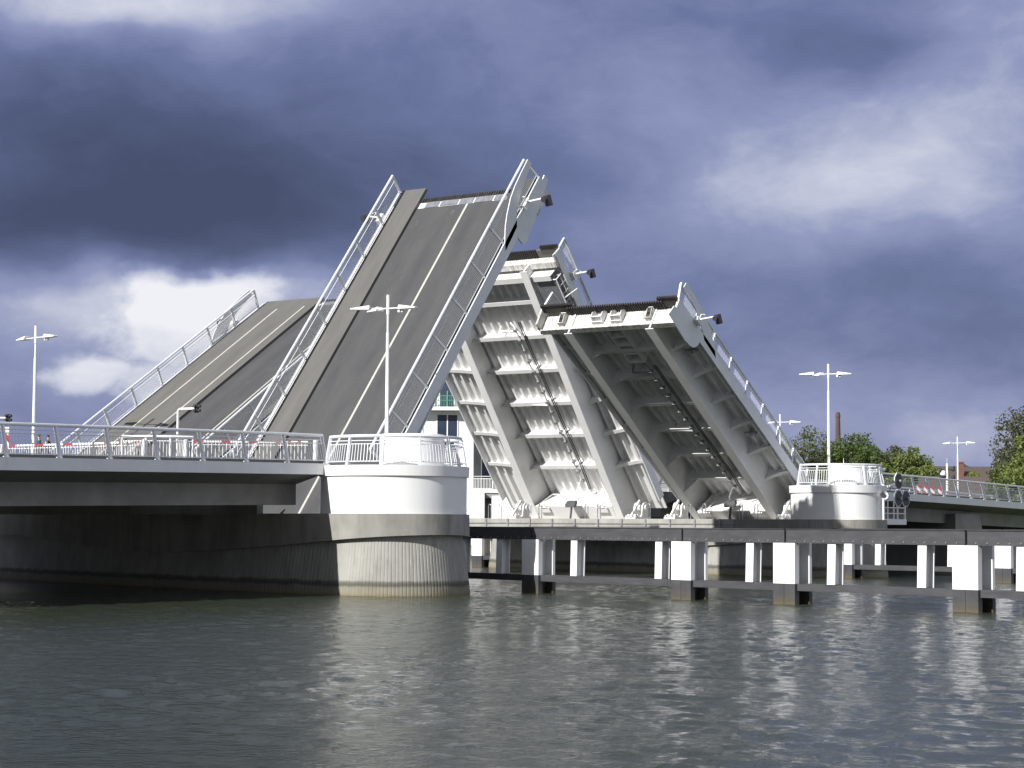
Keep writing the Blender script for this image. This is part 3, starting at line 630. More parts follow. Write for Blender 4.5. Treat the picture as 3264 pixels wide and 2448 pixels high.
# ------------------------------------------------------------------ fender walls
P0 = Vector((3.065, -13.75, 0))
def fender(label, off, w0, w1, big, small, joints, tall=True):
    base = P0+G*off; root = thing('fender_wall', label, 'fender', (base.x, base.y, 0), 'fender walls along the channel')
    pt = lambda wv, l_, z: tuple(base+F*wv+G*l_+Vector((0, 0, z)))
    def bx(g, wa, wb, la, lb, za, zb, lean=0.0):
        g.hexa([pt(wa, la, za), pt(wb, la, za), pt(wb, lb, za), pt(wa, lb, za), pt(wa+lean, la, zb), pt(wb+lean, la, zb), pt(wb+lean, lb, zb), pt(wa+lean, lb, zb)])
    js = [w0]+sorted(joints)+[w1]
    for a_, b_ in zip(js[:-1], js[1:]):
        g = MB(); bx(g, a_+.05, b_-.05, -.06, .50, 2.40, 2.90)
        bx(g, a_+.05, b_-.05, -.10, .54, 2.90, 2.925); bx(g, a_+.05, b_-.05, -.10, .54, 2.375, 2.40)
        q = a_+.4; g.cur = 1
        while q < b_-.3: g.tube([pt(q, -.06, 2.46), pt(q, -.09, 2.46)], .03, 6); q += .48
        g.build('top_beam', ['fender', 'galv'], root)
        g = MB(); bx(g, a_+.12, b_-.12, .0, .42, .53, .81); g.build('lower_beam', 'fender', root)
    for wc in big:
        g = MB(); bx(g, wc-.56, wc-.006, -.14, .10, .80, 2.374); bx(g, wc+.006, wc+.56, -.14, .10, .80, 2.374)
        bx(g, wc-.10, wc+.10, .10, .72, .80, 2.374); bx(g, wc-.55, wc+.55, .72, .86, .80, 2.374); g.build('pile', 'pilewhite', root)
        g = MB(); bx(g, wc-.56, wc-.008, -.14, .10, -1, .799); bx(g, wc+.008, wc+.56, -.14, .10, -1, .799); bx(g, wc-.10, wc+.10, .10, .72, -1, .799); bx(g, wc-.545, wc+.50, .72, .90, -1, .55); g.build('pile_foot', 'pile', root)
    for wc in small:
        g = MB(); ln = -.045
        bx(g, wc-.20, wc+.20, -.05, -.01, .81, 2.374, ln); bx(g, wc-.04, wc+.04, -.01, .40, .81, 2.374, ln); bx(g, wc-.20, wc+.20, .40, .44, .81, 2.374, ln); g.build('slender_post', 'pilewhite', root)
    return root
fender('nearer fender wall, black beams on bright white posts', 0, -24, 26, [17.4, 8.79, -.65, -6.28, -14.9, -21.5], [13.9, 11.07, 6.02, 0.78, -4.36, -8.58, -12.88, -17.2], [17.4, 8.79, -.65, -6.28, -14.9, -21.5])
fender('farther fender wall, low black beam before the far pier', 33.6, 2, 62, [53.4, 41.6, 30.9, 19.2, 8.0], [44.4, 38.8, 27.6, 22.2, 16.8, 11.6], [53.4, 41.6, 30.9, 19.2, 8.0])

# ------------------------------------------------------------------ street lamps
def lamp(label, x, y, zb, zt, dirs, group='slender white bridge lamps'):
    l_ = thing('street_lamp', label, 'street lamp', (x, y, zb), group); H_ = zt-zb
    g = MB(); g.tube([(x, y, zb), (x, y, zb+H_*.78)], [.10, .075], 10); g.tube([(x, y, zb+H_*.78), (x, y, zt)], [.05, .05], 8); g.tube([(x, y, zt-.9), (x, y, zt)], .072, 8); g.tube([(x, y, zb), (x, y, zb+.5)], .14, 10); g.build('pole', 'white', l_, True)
    for dx, dy, r_, spot in dirs:
        d_ = Vector((dx, dy, 0)).normalized(); q = Vector((-d_.y, d_.x, 0)); c = Vector((x, y, zt-.62))
        g = MB(); g.tube([c, c+d_*(r_-.5)], .03, 8); ar = g.build('arm', 'white', l_, True)
        a_, b_ = c+d_*(r_-.62), c+d_*(r_+.28); g = MB(); h_ = Vector((0, 0, 1))
        g.hexa([a_-q*.24-h_*.07, b_-q*.17-h_*.05, b_+q*.17-h_*.05, a_+q*.24-h_*.07, a_-q*.14+h_*.14, b_-q*.12+h_*.01, b_+q*.12+h_*.01, a_+q*.14+h_*.14])
        hd = g.build('lamp_head', 'white', ar, bevel=.02)
        if spot:
            g = MB()
            for o_ in (-.62, -.78): g.tube([c+d_*(r_+o_+.2)-h_*.14, c+d_*(r_+o_+.08)-h_*.16], [.075, .06], 8)
            g.build('spotlight', 'white', ar, True)
    return l_
E_, N_ = (0, 1), (0, -1)
lamp('tallest street lamp rising behind the railing of the near drum', 2.0, .6, 5.52, 13.38, [(.35, 1, 1.35, False), (-.5, .9, 1.45, False), (.1, -1, 1.25, True)])
lamp('street lamp at the left among the barriers of the far carriageway', 1.26, 23.3, 5.55, 13.1, [(.2, 1, 1.5, False), (-.15, -1, 1.55, True)])
lamp('street lamp beside the kiosk on the far drum', 43.25, -.66, 5.5, 12.98, [(.4, 1, 1.2, False), (-.6, 1, 1.5, True), (.2, -1, 1.2, True)])
lamp('short street lamp showing above the railing of the lowest leaf', 72.7, 18.4, 4.9, 11.8, [(.3, 1, 1.0, False), (.1, -1, 1.5, True)])
lamp('distant street lamp beside the siren mast on the far road', 118.5, 23.3, 4.2, 11.92, [(.2, 1, 1.4, False), (.0, -1, 1.6, True)])

# ------------------------------------------------------------------ traffic signals, barriers, boards, people
def gooseneck(label, x, y, z, tip, ztop):
    r_ = thing('traffic_signal', label, 'traffic signal', (x, y, z), 'bent arm traffic signals')
    g = MB(); tp = Vector(tip); v = (Vector((tp.x, tp.y, 0))-Vector((x, y, 0)))
    pts = [(x, y, z), (x, y, ztop-.15), (x+v.x*.02, y+v.y*.02, ztop-.06), (x+v.x*.08, y+v.y*.08, ztop), (tp.x, tp.y, ztop)]
    g.tube(pts, .06, 8); g.build('pole', 'white', r_, True)
    g = MB(); g.prism([(tp.x-.02, tp.y+.10, ztop-.20), (tp.x-.02, tp.y-.10, ztop-.20), (tp.x-.02, tp.y-.10, ztop+.20), (tp.x-.02, tp.y+.10, ztop+.20)], (-.16, 0, 0))
    for k in (-.10, .10): g.tube([(tp.x-.16, tp.y, ztop+k), (tp.x-.30, tp.y, ztop+k+.01)], [.075, .085], 10)
    for k in (-.10, .10): g.tube([(tp.x-.08, tp.y-.10, ztop+k), (tp.x-.12, tp.y-.26, ztop+k)], [.07, .08], 10)
    g.build('signal_head', 'dark', r_, bevel=.02)
gooseneck('traffic signal whose bent arm stands before the far left leaf', -.65, 11.1, 5.6, (-.5, 9.95, 8.38), 8.36)
gooseneck('traffic signal at the left edge reaching into the picture', -1.9, 25.0, 5.6, (-.55, 23.05, 8.25), 8.25)
def boom(label, p, q, z, k0, zdeck):
    p, q = Vector((*p, 0)), Vector((*q, 0)); r_ = thing('boom_barrier', label, 'barrier', (p.x, p.y, zdeck), 'lowered red and white barriers')
    n_ = 9; g = MB(); g2 = MB(); d_ = q-p
    for i in range(n_):
        a_, b_ = p+d_*(i/n_), p+d_*((i+1)/n_); gg = g2 if (i+k0) % 3 == 0 else g
        gg.bar((a_.x, a_.y, z), (b_.x, b_.y, z), .06, .085)
    bo = g.build('boom', 'white', r_); g2.build('red_band', 'red', bo)
    g = MB(); L_ = d_.length; t_ = .12
    while t_ < L_-.05:
        c = p+d_*(t_/L_); g.bar((c.x, c.y, zdeck+.12), (c.x, c.y, z-.06), .022, .022); t_ += .16
    g.bar((p.x, p.y, zdeck+.14), (q.x, q.y, zdeck+.14), .03, .03); g.bar((p.x, p.y, z-.14), (q.x, q.y, z-.14), .03, .03)
    g.build('hanging_bars', 'white', r_)
    g = MB(); c = p-d_.normalized()*.35; g.box(c.x-.09, c.x+.09, c.y-.09, c.y+.09, zdeck, z+.08); g.build('drive_cabinet', 'fascia', r_, bevel=.03)
boom('barrier lowered across the near left roadway before the steepest leaf', (-5.35, 5.4), (-3.1, 2.7), 6.56, 0, 5.55)
boom('shorter barrier on the near left roadway just left of the near drum', (-2.5, 1.35), (-3.05, 2.6), 6.56, 1, 5.56)
boom('barrier beside the two pedestrians on the far left roadway', (-5.0, 18.0), (-5.05, 12.1), 6.6, 0, 5.55)
boom('barrier between the white end railing and the pedestrians', (-5.4, 8.75), (-5.1, 11.9), 6.6, 0, 5.55)
# white end railing and cabinet on the near left span
def hoop_rail(label, pts, z0, h_):
    r_ = thing('end_railing', label, 'railing', (*pts[0], z0)); g = MB(); P = [Vector((*p, 0)) for p in pts]
    for a_, b_ in zip(P[:-1], P[1:]):
        n_ = max(2, int((b_-a_).length/.15))
        for i in range(n_+1): c = a_.lerp(b_, i/n_); g.bar((c.x, c.y, z0+.12), (c.x, c.y, z0+h_-.2), .022, .022)
    g.tube([(p.x, p.y, z0+h_-.2) for p in P], .028, 6); g.tube([(p.x, p.y, z0+.12) for p in P], .028, 6); g.build('bars', 'white', r_)
    g = MB(); g.tube([(p.x, p.y, z0+h_) for p in P], .06, 8); g.build('handrail', 'white', r_, True)
    for p in P: g = MB(); g.bar((p.x, p.y, z0), (p.x, p.y, z0+h_-.03), .09, .09); g.build('post', 'white', r_)
hoop_rail('white railing end on the near left span beside the signal pole', [(-5.6, 9.6), (-5.3, 8.4), (-4.6, 7.6), (-3.6, 7.2)], 5.56, 1.28)
k = thing('switch_cabinet', 'switch cabinet painted grey for shade beside the signal pole on the near span', 'cabinet', (-1.9, 9.4, 5.6)); g = MB(); g.box(-2.15, -1.65, 9.12, 9.62, 5.58, 6.85); g.build('case', 'bgrey', k, bevel=.03); g = MB(); g.box(-2.2, -1.6, 9.07, 9.67, 6.85, 6.9); g.build('lid', 'fascia', k)  # case coloured grey to stand in for the shade on it
def board(label, x, y, z, h_=1.0, wd=.25, group=None, name='warning_board'):
    r_ = thing(name, label, 'warning board', (x, y, z), group); nrm = Vector((-.77, -.64, 0)); q = Vector((.64, -.77, 0)); c = Vector((x, y, z))
    g = MB(); g2 = MB(); n_ = 4 if h_ > 1 else 3; z0_ = .18
    for i in range(n_):
        a_, b_ = z0_+(h_-z0_)*i/n_, z0_+(h_-z0_)*(i+1)/n_; sl = .12
        lim = lambda v: min(max(v, z0_), h_)
        pts = [c-q*wd/2+Vector((0, 0, lim(a_+sl))), c+q*wd/2+Vector((0, 0, lim(a_-sl))), c+q*wd/2+Vector((0, 0, lim(b_-sl) if i < n_-1 else h_)), c-q*wd/2+Vector((0, 0, lim(b_+sl)))]
        (g if i % 2 else g2).prism(pts, nrm*.04)
    w_ = g.build('panel', 'white', r_); g2.build('red_stripe', 'red', w_)
    g = MB(); g.bar(c, c+Vector((0, 0, z0_+.1)), .05, .05); g.bar(c-q*.22+Vector((0, 0, .04)), c+q*.22+Vector((0, 0, .04)), .2, .08); g.build('foot', 'dark', r_)
board('tall red and white board at the left behind the near railing', -19.55, 1.0, 5.36, 1.12, .20)
for i, (x, y, nm) in enumerate(((63.5, 2.6, 'first beside the octagonal signals'), (65.6, 3.0, 'second from the drum'), (67.6, 3.4, 'third from the drum'), (69.4, 3.6, 'the last before the siren mast'))):
    board('red and white beacon on the right span, '+nm, x, y, zr(x)+.02, .92, .27, 'beacons on the right approach')

def person(label, x, y, z, face, jacket, hairc='hair', phone=True, hgt=1.76):
    k_ = hgt/1.76; r_ = thing('person', label, 'person', (x, y, z))
    J = {'pel': (0, 0, .95), 'wa': (0, .0, 1.12), 'ch': (0, .0, 1.34), 'nk': (0, 0, 1.49), 'hb': (0, .02, 1.58), 'hd': (0, .025, 1.68)}
    V = [J['pel'], J['wa'], J['ch'], J['nk'], J['hb'], J['hd'],
         (-.10, 0, .88), (-.11, .02, .48), (-.11, -.02, .08), (-.12, .12, .035), (.10, 0, .88), (.11, .0, .48), (.12, -.03, .08), (.13, .11, .035),
         (-.19, 0, 1.41), (-.25, -.02, 1.14), (-.16, .20, 1.24) if phone else (-.26, .04, .90), (-.09, .27, 1.36) if phone else (-.25, .07, .80),
         (.19, 0, 1.41), (.26, -.03, 1.13), (.25, .05, .90), (.245, .075, .80)]
    Ed = [(0, 1), (1, 2), (2, 3), (3, 4), (4, 5), (0, 6), (6, 7), (7, 8), (8, 9), (0, 10), (10, 11), (11, 12), (12, 13), (2, 14), (14, 15), (15, 16), (16, 17), (2, 18), (18, 19), (19, 20), (20, 21)]
    RR = [.15, .135, .15, .055, .075, .085, .095, .065, .045, .04, .095, .065, .045, .04, .065, .05, .036, .036, .065, .05, .036, .036]
    me = bpy.data.meshes.new('body'); ca, sa = math.cos(face), math.sin(face)
    me.from_pydata([((vx*ca-vy*sa)*k_, (vx*sa+vy*ca)*k_, vz*k_) for vx, vy, vz in V], Ed, [])
    ob = bpy.data.objects.new('body_skin', me); COL.objects.link(ob)
    md = ob.modifiers.new('skin', 'SKIN'); sv = me.skin_vertices[0].data
    for i, q in enumerate(RR): sv[i].radius = (q*k_, q*k_*(.75 if i in (0, 1, 2) else 1)); sv[i].use_root = i == 0
    ss_ = ob.modifiers.new('sub', 'SUBSURF'); ss_.levels = ss_.render_levels = 1
    dg = bpy.context.evaluated_depsgraph_get(); nm_ = bpy.data.meshes.new_from_object(ob.evaluated_get(dg)); bpy.data.objects.remove(ob)
    bd = bpy.data.objects.new('body', nm_); COL.objects.link(bd); bd.parent = r_
    nm_.materials.clear()
    for q in ('skin', jacket, 'denim', 'dark'): nm_.materials.append(MT[q])
    for p in nm_.polygons:
        cz = p.center.z/k_; c2 = (p.center.x**2+p.center.y**2)**.5
        p.material_index = 0 if cz > 1.50 else (1 if cz > .90 else (2 if cz > .1 else 3)); p.use_smooth = True
        if phone and 1.3 < cz < 1.45 and p.center.to_2d().length > .2: p.material_index = 0
    g = MB(); at = Vector((x, y, z)); n_ = 12; rings = []
    for a_ in (-.1, .25, .6, 1.0, 1.35, 1.55): rings.append([at+Vector(((.098*math.cos(a_)*math.cos(2*math.pi*q/n_)*ca-(.10*math.cos(a_)*math.sin(2*math.pi*q/n_)-.0)*sa), (.098*math.cos(a_)*math.cos(2*math.pi*q/n_)*sa+(.10*math.cos(a_)*math.sin(2*math.pi*q/n_)-.0)*ca), 1.685+.10*math.sin(a_)))*1.0 for q in range(n_)])
    rings = [[at+(p-at)*k_ for p in g_] for g_ in rings]; g.loft(rings); g.build('hair', hairc, r_, True)
    g = MB(); nose = lambda dx, dy, dz: at+Vector(((dx*ca-dy*sa), (dx*sa+dy*ca), dz))*k_
    g.prism([nose(-.014, .10, 1.63), nose(.014, .10, 1.63), nose(0, .105, 1.67)], nose(0, .03, 0)-nose(0, 0, 0)); g.build('nose', 'skin', r_)
    return r_
person('person in black jacket standing behind the lamp pole, back turned', -1.7, 19.5, 5.55, R(60), 'cloth', 'hair', False, 1.74)
person('person in black raising a hand to the face beside the barrier', -1.5, 19.1, 5.58, R(200), 'cloth', 'hair', True, 1.68)

# ------------------------------------------------------------------ signals and platform beside the far drum
sg_ = thing('navigation_signal', 'three black octagonal signal boards on a white post beside the far drum', 'signal', (46.85, -3.6, 3.5))
g = MB(); g.tube([(46.9, -3.5, 3.4), (46.9, -3.5, 6.3)], .055, 8); g.tube([(47.9, -3.5, 3.4), (47.9, -3.5, 4.9)], .045, 8); g.tube([(46.9, -3.5, 4.2), (47.9, -3.5, 4.2)], .035, 6); g.build('post', 'white', sg_, True)
for cx, cz in ((46.87, 5.86), (46.85, 4.80), (47.93, 4.80)):
    oc = lambda r_, y_: [(cx+r_*math.cos(R(22.5+45*k)), y_, cz+r_*.93*math.sin(R(22.5+45*k))) for k in range(8)]
    g = MB(); g.prism(oc(.60, -3.60), (0, .05, 0)); br = g.build('board_rim', 'fascia', sg_)
    g = MB(); g.prism(oc(.53, -3.625), (0, .03, 0)); g.build('octagon_board', 'dark', br)
    g = MB(); g.tube([(cx, -3.62, cz), (cx, -3.80, cz)], [.09, .11], 12); g.build('lantern', 'galv', br, True)
pf = thing('service_platform', 'white railed service platform with ladder on the far drum', 'platform', (46, -3.3, 3.3))
g = MB(); g.box(43.95, 46.3, -3.62, -2.6, 3.16, 3.52); g.box(46.3, 48.0, -3.6, -2.6, 3.16, 3.50); g.build('floor', 'white', pf, bevel=.02)
g = MB()
for x in (44.3, 45.4, 46.25, 47.9): g.tube([(x, -3.55, 3.5), (x, -3.55, 4.65)], .045, 8)
for z_, xa, xb in ((4.65, 44.0, 46.25), (4.2, 44.0, 47.9), (3.85, 43.2, 47.9)): g.tube([(xa, -3.55, z_), (xb, -3.55, z_)], .032 if z_ < 4.6 else .045, 8)
g.build('railing', 'white', pf, True)
g = MB()
for o_ in (0, .45): g.tube([(45.0+o_*.5, -3.3+o_*.4, 3.5), (45.35+o_*.7, -2.9+o_*.4, 4.55)], .05, 6)
for q in range(6): w_ = q/5.5; g.tube([Vector((45.0, -3.3, 3.5)).lerp(Vector((45.35, -2.9, 4.55)), w_), Vector((45.22, -3.12, 3.5)).lerp(Vector((45.67, -2.72, 4.55)), w_)], .03, 6)
g.build('ladder', 'white', pf, True)
g = MB(); g.box(45.25, 46.1, -2.62, -2.5, 3.52, 4.75); g.build('doorway', 'dark', pf)
hn = thing('horn', 'white round horn on a pole against the far drum wall', 'horn', (43.1, -4.3, 3.45))
g = MB(); g.tube([(43.2, -4.3, 3.45), (43.2, -4.3, 4.75)], .06, 8); g.build('pole', 'white', hn, True)
g = MB(); g.tube([(43.2, -4.25, 4.9), (43.0, -4.4, 4.9), (42.88, -4.5, 4.92)], [.08, .16, .26], 18, False); g.build('bell', 'white', hn, True)
g = MB(); g.tube([(43.05, -4.36, 4.9), (42.9, -4.48, 4.91)], [.10, .13], 12); g.build('driver', 'dark', hn, True)
for lab, pts in (('white tube camera pointing down on the far drum cornice', [(45.0, -3.7, 5.45), (45.6, -3.9, 5.62)]), ('white tube camera on the railing corner of the far drum', [(43.7, -3.7, 6.48), (44.5, -3.75, 6.5)])):
    c = thing('camera_housing', lab, 'camera', pts[0], 'tube cameras on the far drum'); g = MB(); g.tube(pts, .10, 10); g.build('housing', 'white', c, True)
    g = MB(); a_ = Vector(pts[0]).lerp(Vector(pts[1]), .55); g.tube([a_, a_+Vector((0, .1, -.32)), a_+Vector((0, .45, -.45))], .035, 6); g.build('bracket', 'galv', c)
mast = thing('antenna_mast', 'thin short mast behind the far drum railing', 'mast', (46.0, 1.0, 5.5)); g = MB(); g.tube([(46.2, -.2, 5.5), (46.2, -.2, 6.75), (46.2, -.2, 7.3)], [.05, .04, .012], 8); g.build('rod', 'white', mast)
sm = thing('siren_mast', 'white mast carrying dark sirens beside the distant lamp', 'mast', (90, 12, 4.6))
g = MB(); g.tube([(90, 12, zr(90)), (90, 12, 7.4), (90, 12, 8.35)], [.11, .10, .08], 10); g.tube([(90, 12, 8.35), (90, 12, 8.8)], .015, 6); g.build('pole', 'white', sm, True)
g = MB(); g.box(89.6, 90.0, 12.05, 12.45, 7.35, 7.75); g.build('box', 'fascia', sm, bevel=.03)
for a_, z_ in ((.2, 7.9), (.2, 7.15), (3.6, 7.75), (3.9, 7.2)):
    g = MB(); d_ = Vector((math.cos(a_)*.2-.4*math.sin(a_*.3), -math.cos(a_), 0)).normalized(); c = Vector((90, 12, z_)); g.tube([c+d_*.1, c+d_*.35, c+d_*.6], [.09, .14, .26], 12); g.build('siren_horn', 'dark', sm, True)

# ------------------------------------------------------------------ white building behind
bl = thing('apartment_building', 'white apartment block with tall windows between the raised leaves', 'building', (75, 52, 1.4))
bx0 = Vector((68.0, 50.6, 0)); bd_ = Vector((.572, -.82, 0)); bn = Vector((-.82, -.572, 0))     # along the wall, towards the viewer
def bp(a_, d_, z_): return tuple(bx0+bd_*a_+bn*d_+Vector((0, 0, z_)))
def bbox(g, a0_, a1_, d0, d1, z0_, z1_): g.hexa([bp(*q) for q in ((a0_, d0, z0_), (a1_, d0, z0_), (a1_, d1, z0_), (a0_, d1, z0_), (a0_, d0, z1_), (a1_, d0, z1_), (a1_, d1, z1_), (a0_, d1, z1_))])
g = MB(); bbox(g, -4, 4.6, -10, 0, 1.3, 16.2); g.build('wall', 'bwall', bl)
g = MB(); bbox(g, 4.6, 24, -10, -1.6, 1.3, 15.5); g.build('wall', 'bgrey', bl)
g = MB(); bbox(g, -4.4, 4.9, -10.5, .4, 16.2, 16.6); g.build('roof', 'bgrey', bl)
g = MB(); bbox(g, -1.0, 4.9, -.1, 1.1, 12.75, 13.05); sl = g.build('balcony', 'bwall', bl)
g = MB()
for q in np.arange(-.9, 4.9, .14): g.bar(bp(q, 1.0, 13.05), bp(q, 1.0, 13.95), .03, .03)
g.bar(bp(-1, 1.0, 14.0), bp(4.9, 1.0, 14.0), .06, .06); g.bar(bp(-1, 1.0, 13.6), bp(4.9, 1.0, 13.6), .05, .05)
for q in (-.8, .4, 2.4, 4.8): g.bar(bp(q, 1.0, 13.05), bp(q, 1.0, 14.4), .1, .1)
g.build('balcony_rail', 'green', sl)
def win(a0_, a1_, z0_, z1_, mull=1, d0=0.0, tr=None):
    g = MB(); f_ = .09
    bbox(g, a0_-f_, a0_, d0, d0+.08, z0_-f_, z1_+f_); bbox(g, a1_, a1_+f_, d0, d0+.08, z0_-f_, z1_+f_); bbox(g, a0_, a1_, d0, d0+.08, z1_, z1_+f_); bbox(g, a0_, a1_, d0, d0+.08, z0_-f_, z0_)
    for i in range(mull): m_ = a0_+(a1_-a0_)*(i+1)/(mull+1); bbox(g, m_-.05, m_+.05, d0, d0+.07, z0_, z1_)
    if tr: bbox(g, a0_, a1_, d0+.005, d0+.075, tr-.04, tr+.04)
    w_ = g.build('window', 'bwall', bl); g = MB(); bbox(g, a0_, a1_, d0+.01, d0+.03, z0_, z1_); g.build('pane', 'glass', w_)
win(-1.2, .15, 9.9, 12.5, 1, 0, 10.9); win(1.5, 3.2, 9.4, 12.4, 1, 0, 10.3); win(1.7, 2.9, 13.1, 15.6, 0, 0); win(-.6, .9, 13.1, 15.6, 1); win(3.6, 4.3, 13.1, 15.6, 0)
win(5.3, 6.2, 6.0, 11.5, 0, -1.6, 9.0); win(7.0, 8.2, 6.2, 9.4, 1, -1.6); win(1.5, 3.2, 4.0, 7.4, 1); win(-1.2, .15, 4.0, 7.4, 1)
g = MB(); bbox(g, 4.6, 8.6, -1.6, .3, 5.75, 6.05); b2_ = g.build('balcony', 'bwall', bl); g = MB()
for q in np.arange(4.7, 6.3, .13): g.bar(bp(q, .25, 6.05), bp(q, .25, 7.0), .035, .035)
for z_ in (6.1, 6.95, 7.15): g.bar(bp(4.65, .25, z_), bp(6.3, .25, z_), .05, .05)
for q in (6.3, 7.6): g.bar(bp(q, .25, 6.0), bp(q, .25, 9.0), .09, .09)
g.build('balcony_rail', 'white', b2_)
g = MB(); bbox(g, 4.3, 5.6, -1.5, .9, 1.3, 5.74); g.build('stair_wall', 'bwall', bl)
g = MB()
for o_ in (0, .45): g.bar(bp(2.0, 1.1, 5.6+o_), bp(5.8, 1.1, 2.2+o_), .06, .06)
for q in (2.6, 3.6, 4.6, 5.6): zz = 5.6-(q-2)*.9; g.bar(bp(q, 1.1, zz-.8), bp(q, 1.1, zz+.45), .05, .05)
g.build('stair_rail', 'white', bl)
g = MB(); bbox(g, 5.62, 9.0, -1.55, .2, 5.3, 5.7); g.build('canopy', 'bgrey', bl)
g = MB(); bbox(g, 6.2, 7.4, -1.58, -1.5, 1.3, 4.2); g.build('door', 'brick', bl)
# neighbours hidden behind the leaves
def house(label, x, y, yaw, L_, W_, z0_, zeave, zridge, wall, roof, chim=()):
    h_ = thing('house', label, 'house', (x, y, z0_)); c, s = math.cos(yaw), math.sin(yaw)
    P = lambda a_, b_, z_: (x+a_*c-b_*s, y+a_*s+b_*c, z_)
    g = MB(); g.loft([[P(a_, -W_/2, z0_), P(a_, W_/2, z0_), P(a_, W_/2, zeave), P(a_, 0, zridge), P(a_, -W_/2, zeave)] for a_ in (-L_/2, L_/2)]); g.build('wall', wall, h_)
    g = MB(); o_ = .35; k_ = (zridge-zeave)/(W_/2)
    for sd_ in (-1, 1):
        A = [P(-L_/2-.3, 0, zridge+.12), P(L_/2+.3, 0, zridge+.12), P(L_/2+.3, sd_*(W_/2+o_), zeave-k_*o_+.12), P(-L_/2-.3, sd_*(W_/2+o_), zeave-k_*o_+.12)]
        g.hexa([(p[0], p[1], p[2]-.1) for p in A]+A)
    rf = g.build('roof', roof, h_)
    for a_, b_, zt_, wd in chim:
        g = MB(); zb_ = zridge-abs(b_)*k_-.4; g.hexa([P(a_+p, b_+q, z_) for z_ in (zb_, zt_) for p, q in ((-wd/2, -wd/2), (wd/2, -wd/2), (wd/2, wd/2), (-wd/2, wd/2))]); g.hexa([P(a_+p, b_+q, z_) for z_ in (zt_, zt_+.15) for p, q in ((-wd/2-.06, -wd/2-.06), (wd/2+.06, -wd/2-.06), (wd/2+.06, wd/2+.06), (-wd/2-.06, wd/2+.06))]); g.build('chimney', 'brick', rf)
    return h_
PD = R(-54.4)
house('brown roofed house with tall red chimney behind the siren mast', 163, 42.0, PD+R(8), 12.0, 9, 2.5, 6.5, 10.3, 'brick', 'tiles', ((-.9, -2.2, 10.75, .6),))
house('long low house with dark brown gabled roof before the taller house', 136, 28.6, PD-R(4), 12.0, 7.5, 2.5, 5.2, 8.35, 'bgrey', 'tiles')
house('house with small orange tiled roof behind the right railing', 156, 32.9, PD, 5.0, 5, 2.5, 5.6, 7.75, 'bwall', 'otiles')
house('small house whose short red chimney stands right of the trees', 163, 46.3, PD+R(12), 6, 6, 2.5, 6.3, 8.9, 'brick', 'tiles', ((-1.2, -.5, 9.9, .6),))
house('grey roofed house just behind the red and white beacons', 146, 38.0, PD+R(60), 6, 6, 2.5, 5.3, 7.9, 'bwall', 'bgrey')
st_ = thing('factory_chimney', 'tall thin old brick chimney rising above the trees', 'chimney', (654.5, 303.5, 5))
g = MB(); g.tube([(654.5, 303.5, 3), (654.5, 303.5, 46.5)], [1.75, .85], 20); g.build('shaft', 'stack', st_, True)
g = MB(); g.tube([(654.5, 303.5, 46.0), (654.5, 303.5, 46.6), (654.5, 303.5, 48.0)], [1.0, 1.0, .7], 20); g.build('cap', 'stack', st_, True)

# ------------------------------------------------------------------ trees
def tree(name, label, x, y, ztop, rad, kind, zb=2.0, squash=1.0, group='trees on the far bank', leafsz=.36, dens=1.0, narrow=False):
    r_ = thing(name, label, 'tree', (x, y, zb), group); H_ = ztop-zb
    g = MB(); g.tube([(x, y, zb-.3), (x+.1, y, zb+H_*.3), (x-.1, y+.1, zb+H_*.6), (x, y, zb+H_*.88)], [.035*H_*.6, .025*H_*.6, .015*H_*.6, .02], 8)
    for k in range(7):
        a_ = k*2.4; z_ = zb+H_*(.28+.08*k); g.tube([(x, y, z_), (x+rad*.35*math.cos(a_), y+rad*.35*math.sin(a_), z_+H_*.07), (x+rad*.72*math.cos(a_), y+rad*.72*math.sin(a_), z_+H_*.16)], [.02*H_*.5, .012*H_*.5, .012], 6)
    g.build('trunk', 'bark', r_, True)
    nb = int(64*dens); rs = np.random.default_rng(int(abs(x*31+y*17)) % 99991)
    zc = zb+H_*.57; hz = H_*.45
    cl = []
    while len(cl) < nb:
        p = rs.uniform(-1, 1, 3); l2 = np.linalg.norm(p)
        if .35 < l2 < 1:
            taper = (1-.75*max(0, (p[2]+.2)/1.2)) if narrow else 1.0
            cl.append((x+p[0]*rad*.92*taper, y+p[1]*rad*.92*taper, zc+p[2]*hz*.95*squash, rs.uniform(.20, .36)*rad*(.7 if narrow else 1)))
    N_ = int(190*dens); V = []; 
    for cx, cy, cz, cr in cl:
        d_ = rs.normal(size=(N_, 3)); d_ /= np.linalg.norm(d_, axis=1, keepdims=True); rr_ = cr*rs.uniform(.35, 1.12, (N_, 1))**.6
        c = np.array([cx, cy, cz])+d_*rr_*np.array([1, 1, .8]); sz = leafsz*rs.uniform(.5, 1.15, (N_, 1))
        a_ = rs.normal(size=(N_, 3))+d_*.3; a_ /= np.linalg.norm(a_, axis=1, keepdims=True); b_ = np.cross(a_, rs.normal(size=(N_, 3))); b_ /= np.linalg.norm(b_, axis=1, keepdims=True)
        q = np.stack([c-a_*sz*.5, c+b_*sz*.32, c+a_*sz*.5, c-b_*sz*.32], 1); V.append(q.reshape(-1, 3))
    V = np.concatenate(V)-np.array([x, y, zb]); nf = len(V)//4
    me = bpy.data.meshes.new('crown'); me.vertices.add(len(V)); me.vertices.foreach_set('co', V.astype(np.float32).ravel()); me.loops.add(len(V)); me.loops.foreach_set('vertex_index', np.arange(len(V), dtype=np.int32)); me.polygons.add(nf); me.polygons.foreach_set('loop_start', np.arange(0, len(V), 4, dtype=np.int32)); me.update(calc_edges=True); me.validate()
    ob = bpy.data.objects.new('crown', me); COL.objects.link(ob); ob.parent = r_; me.materials.append(LEAF[kind])
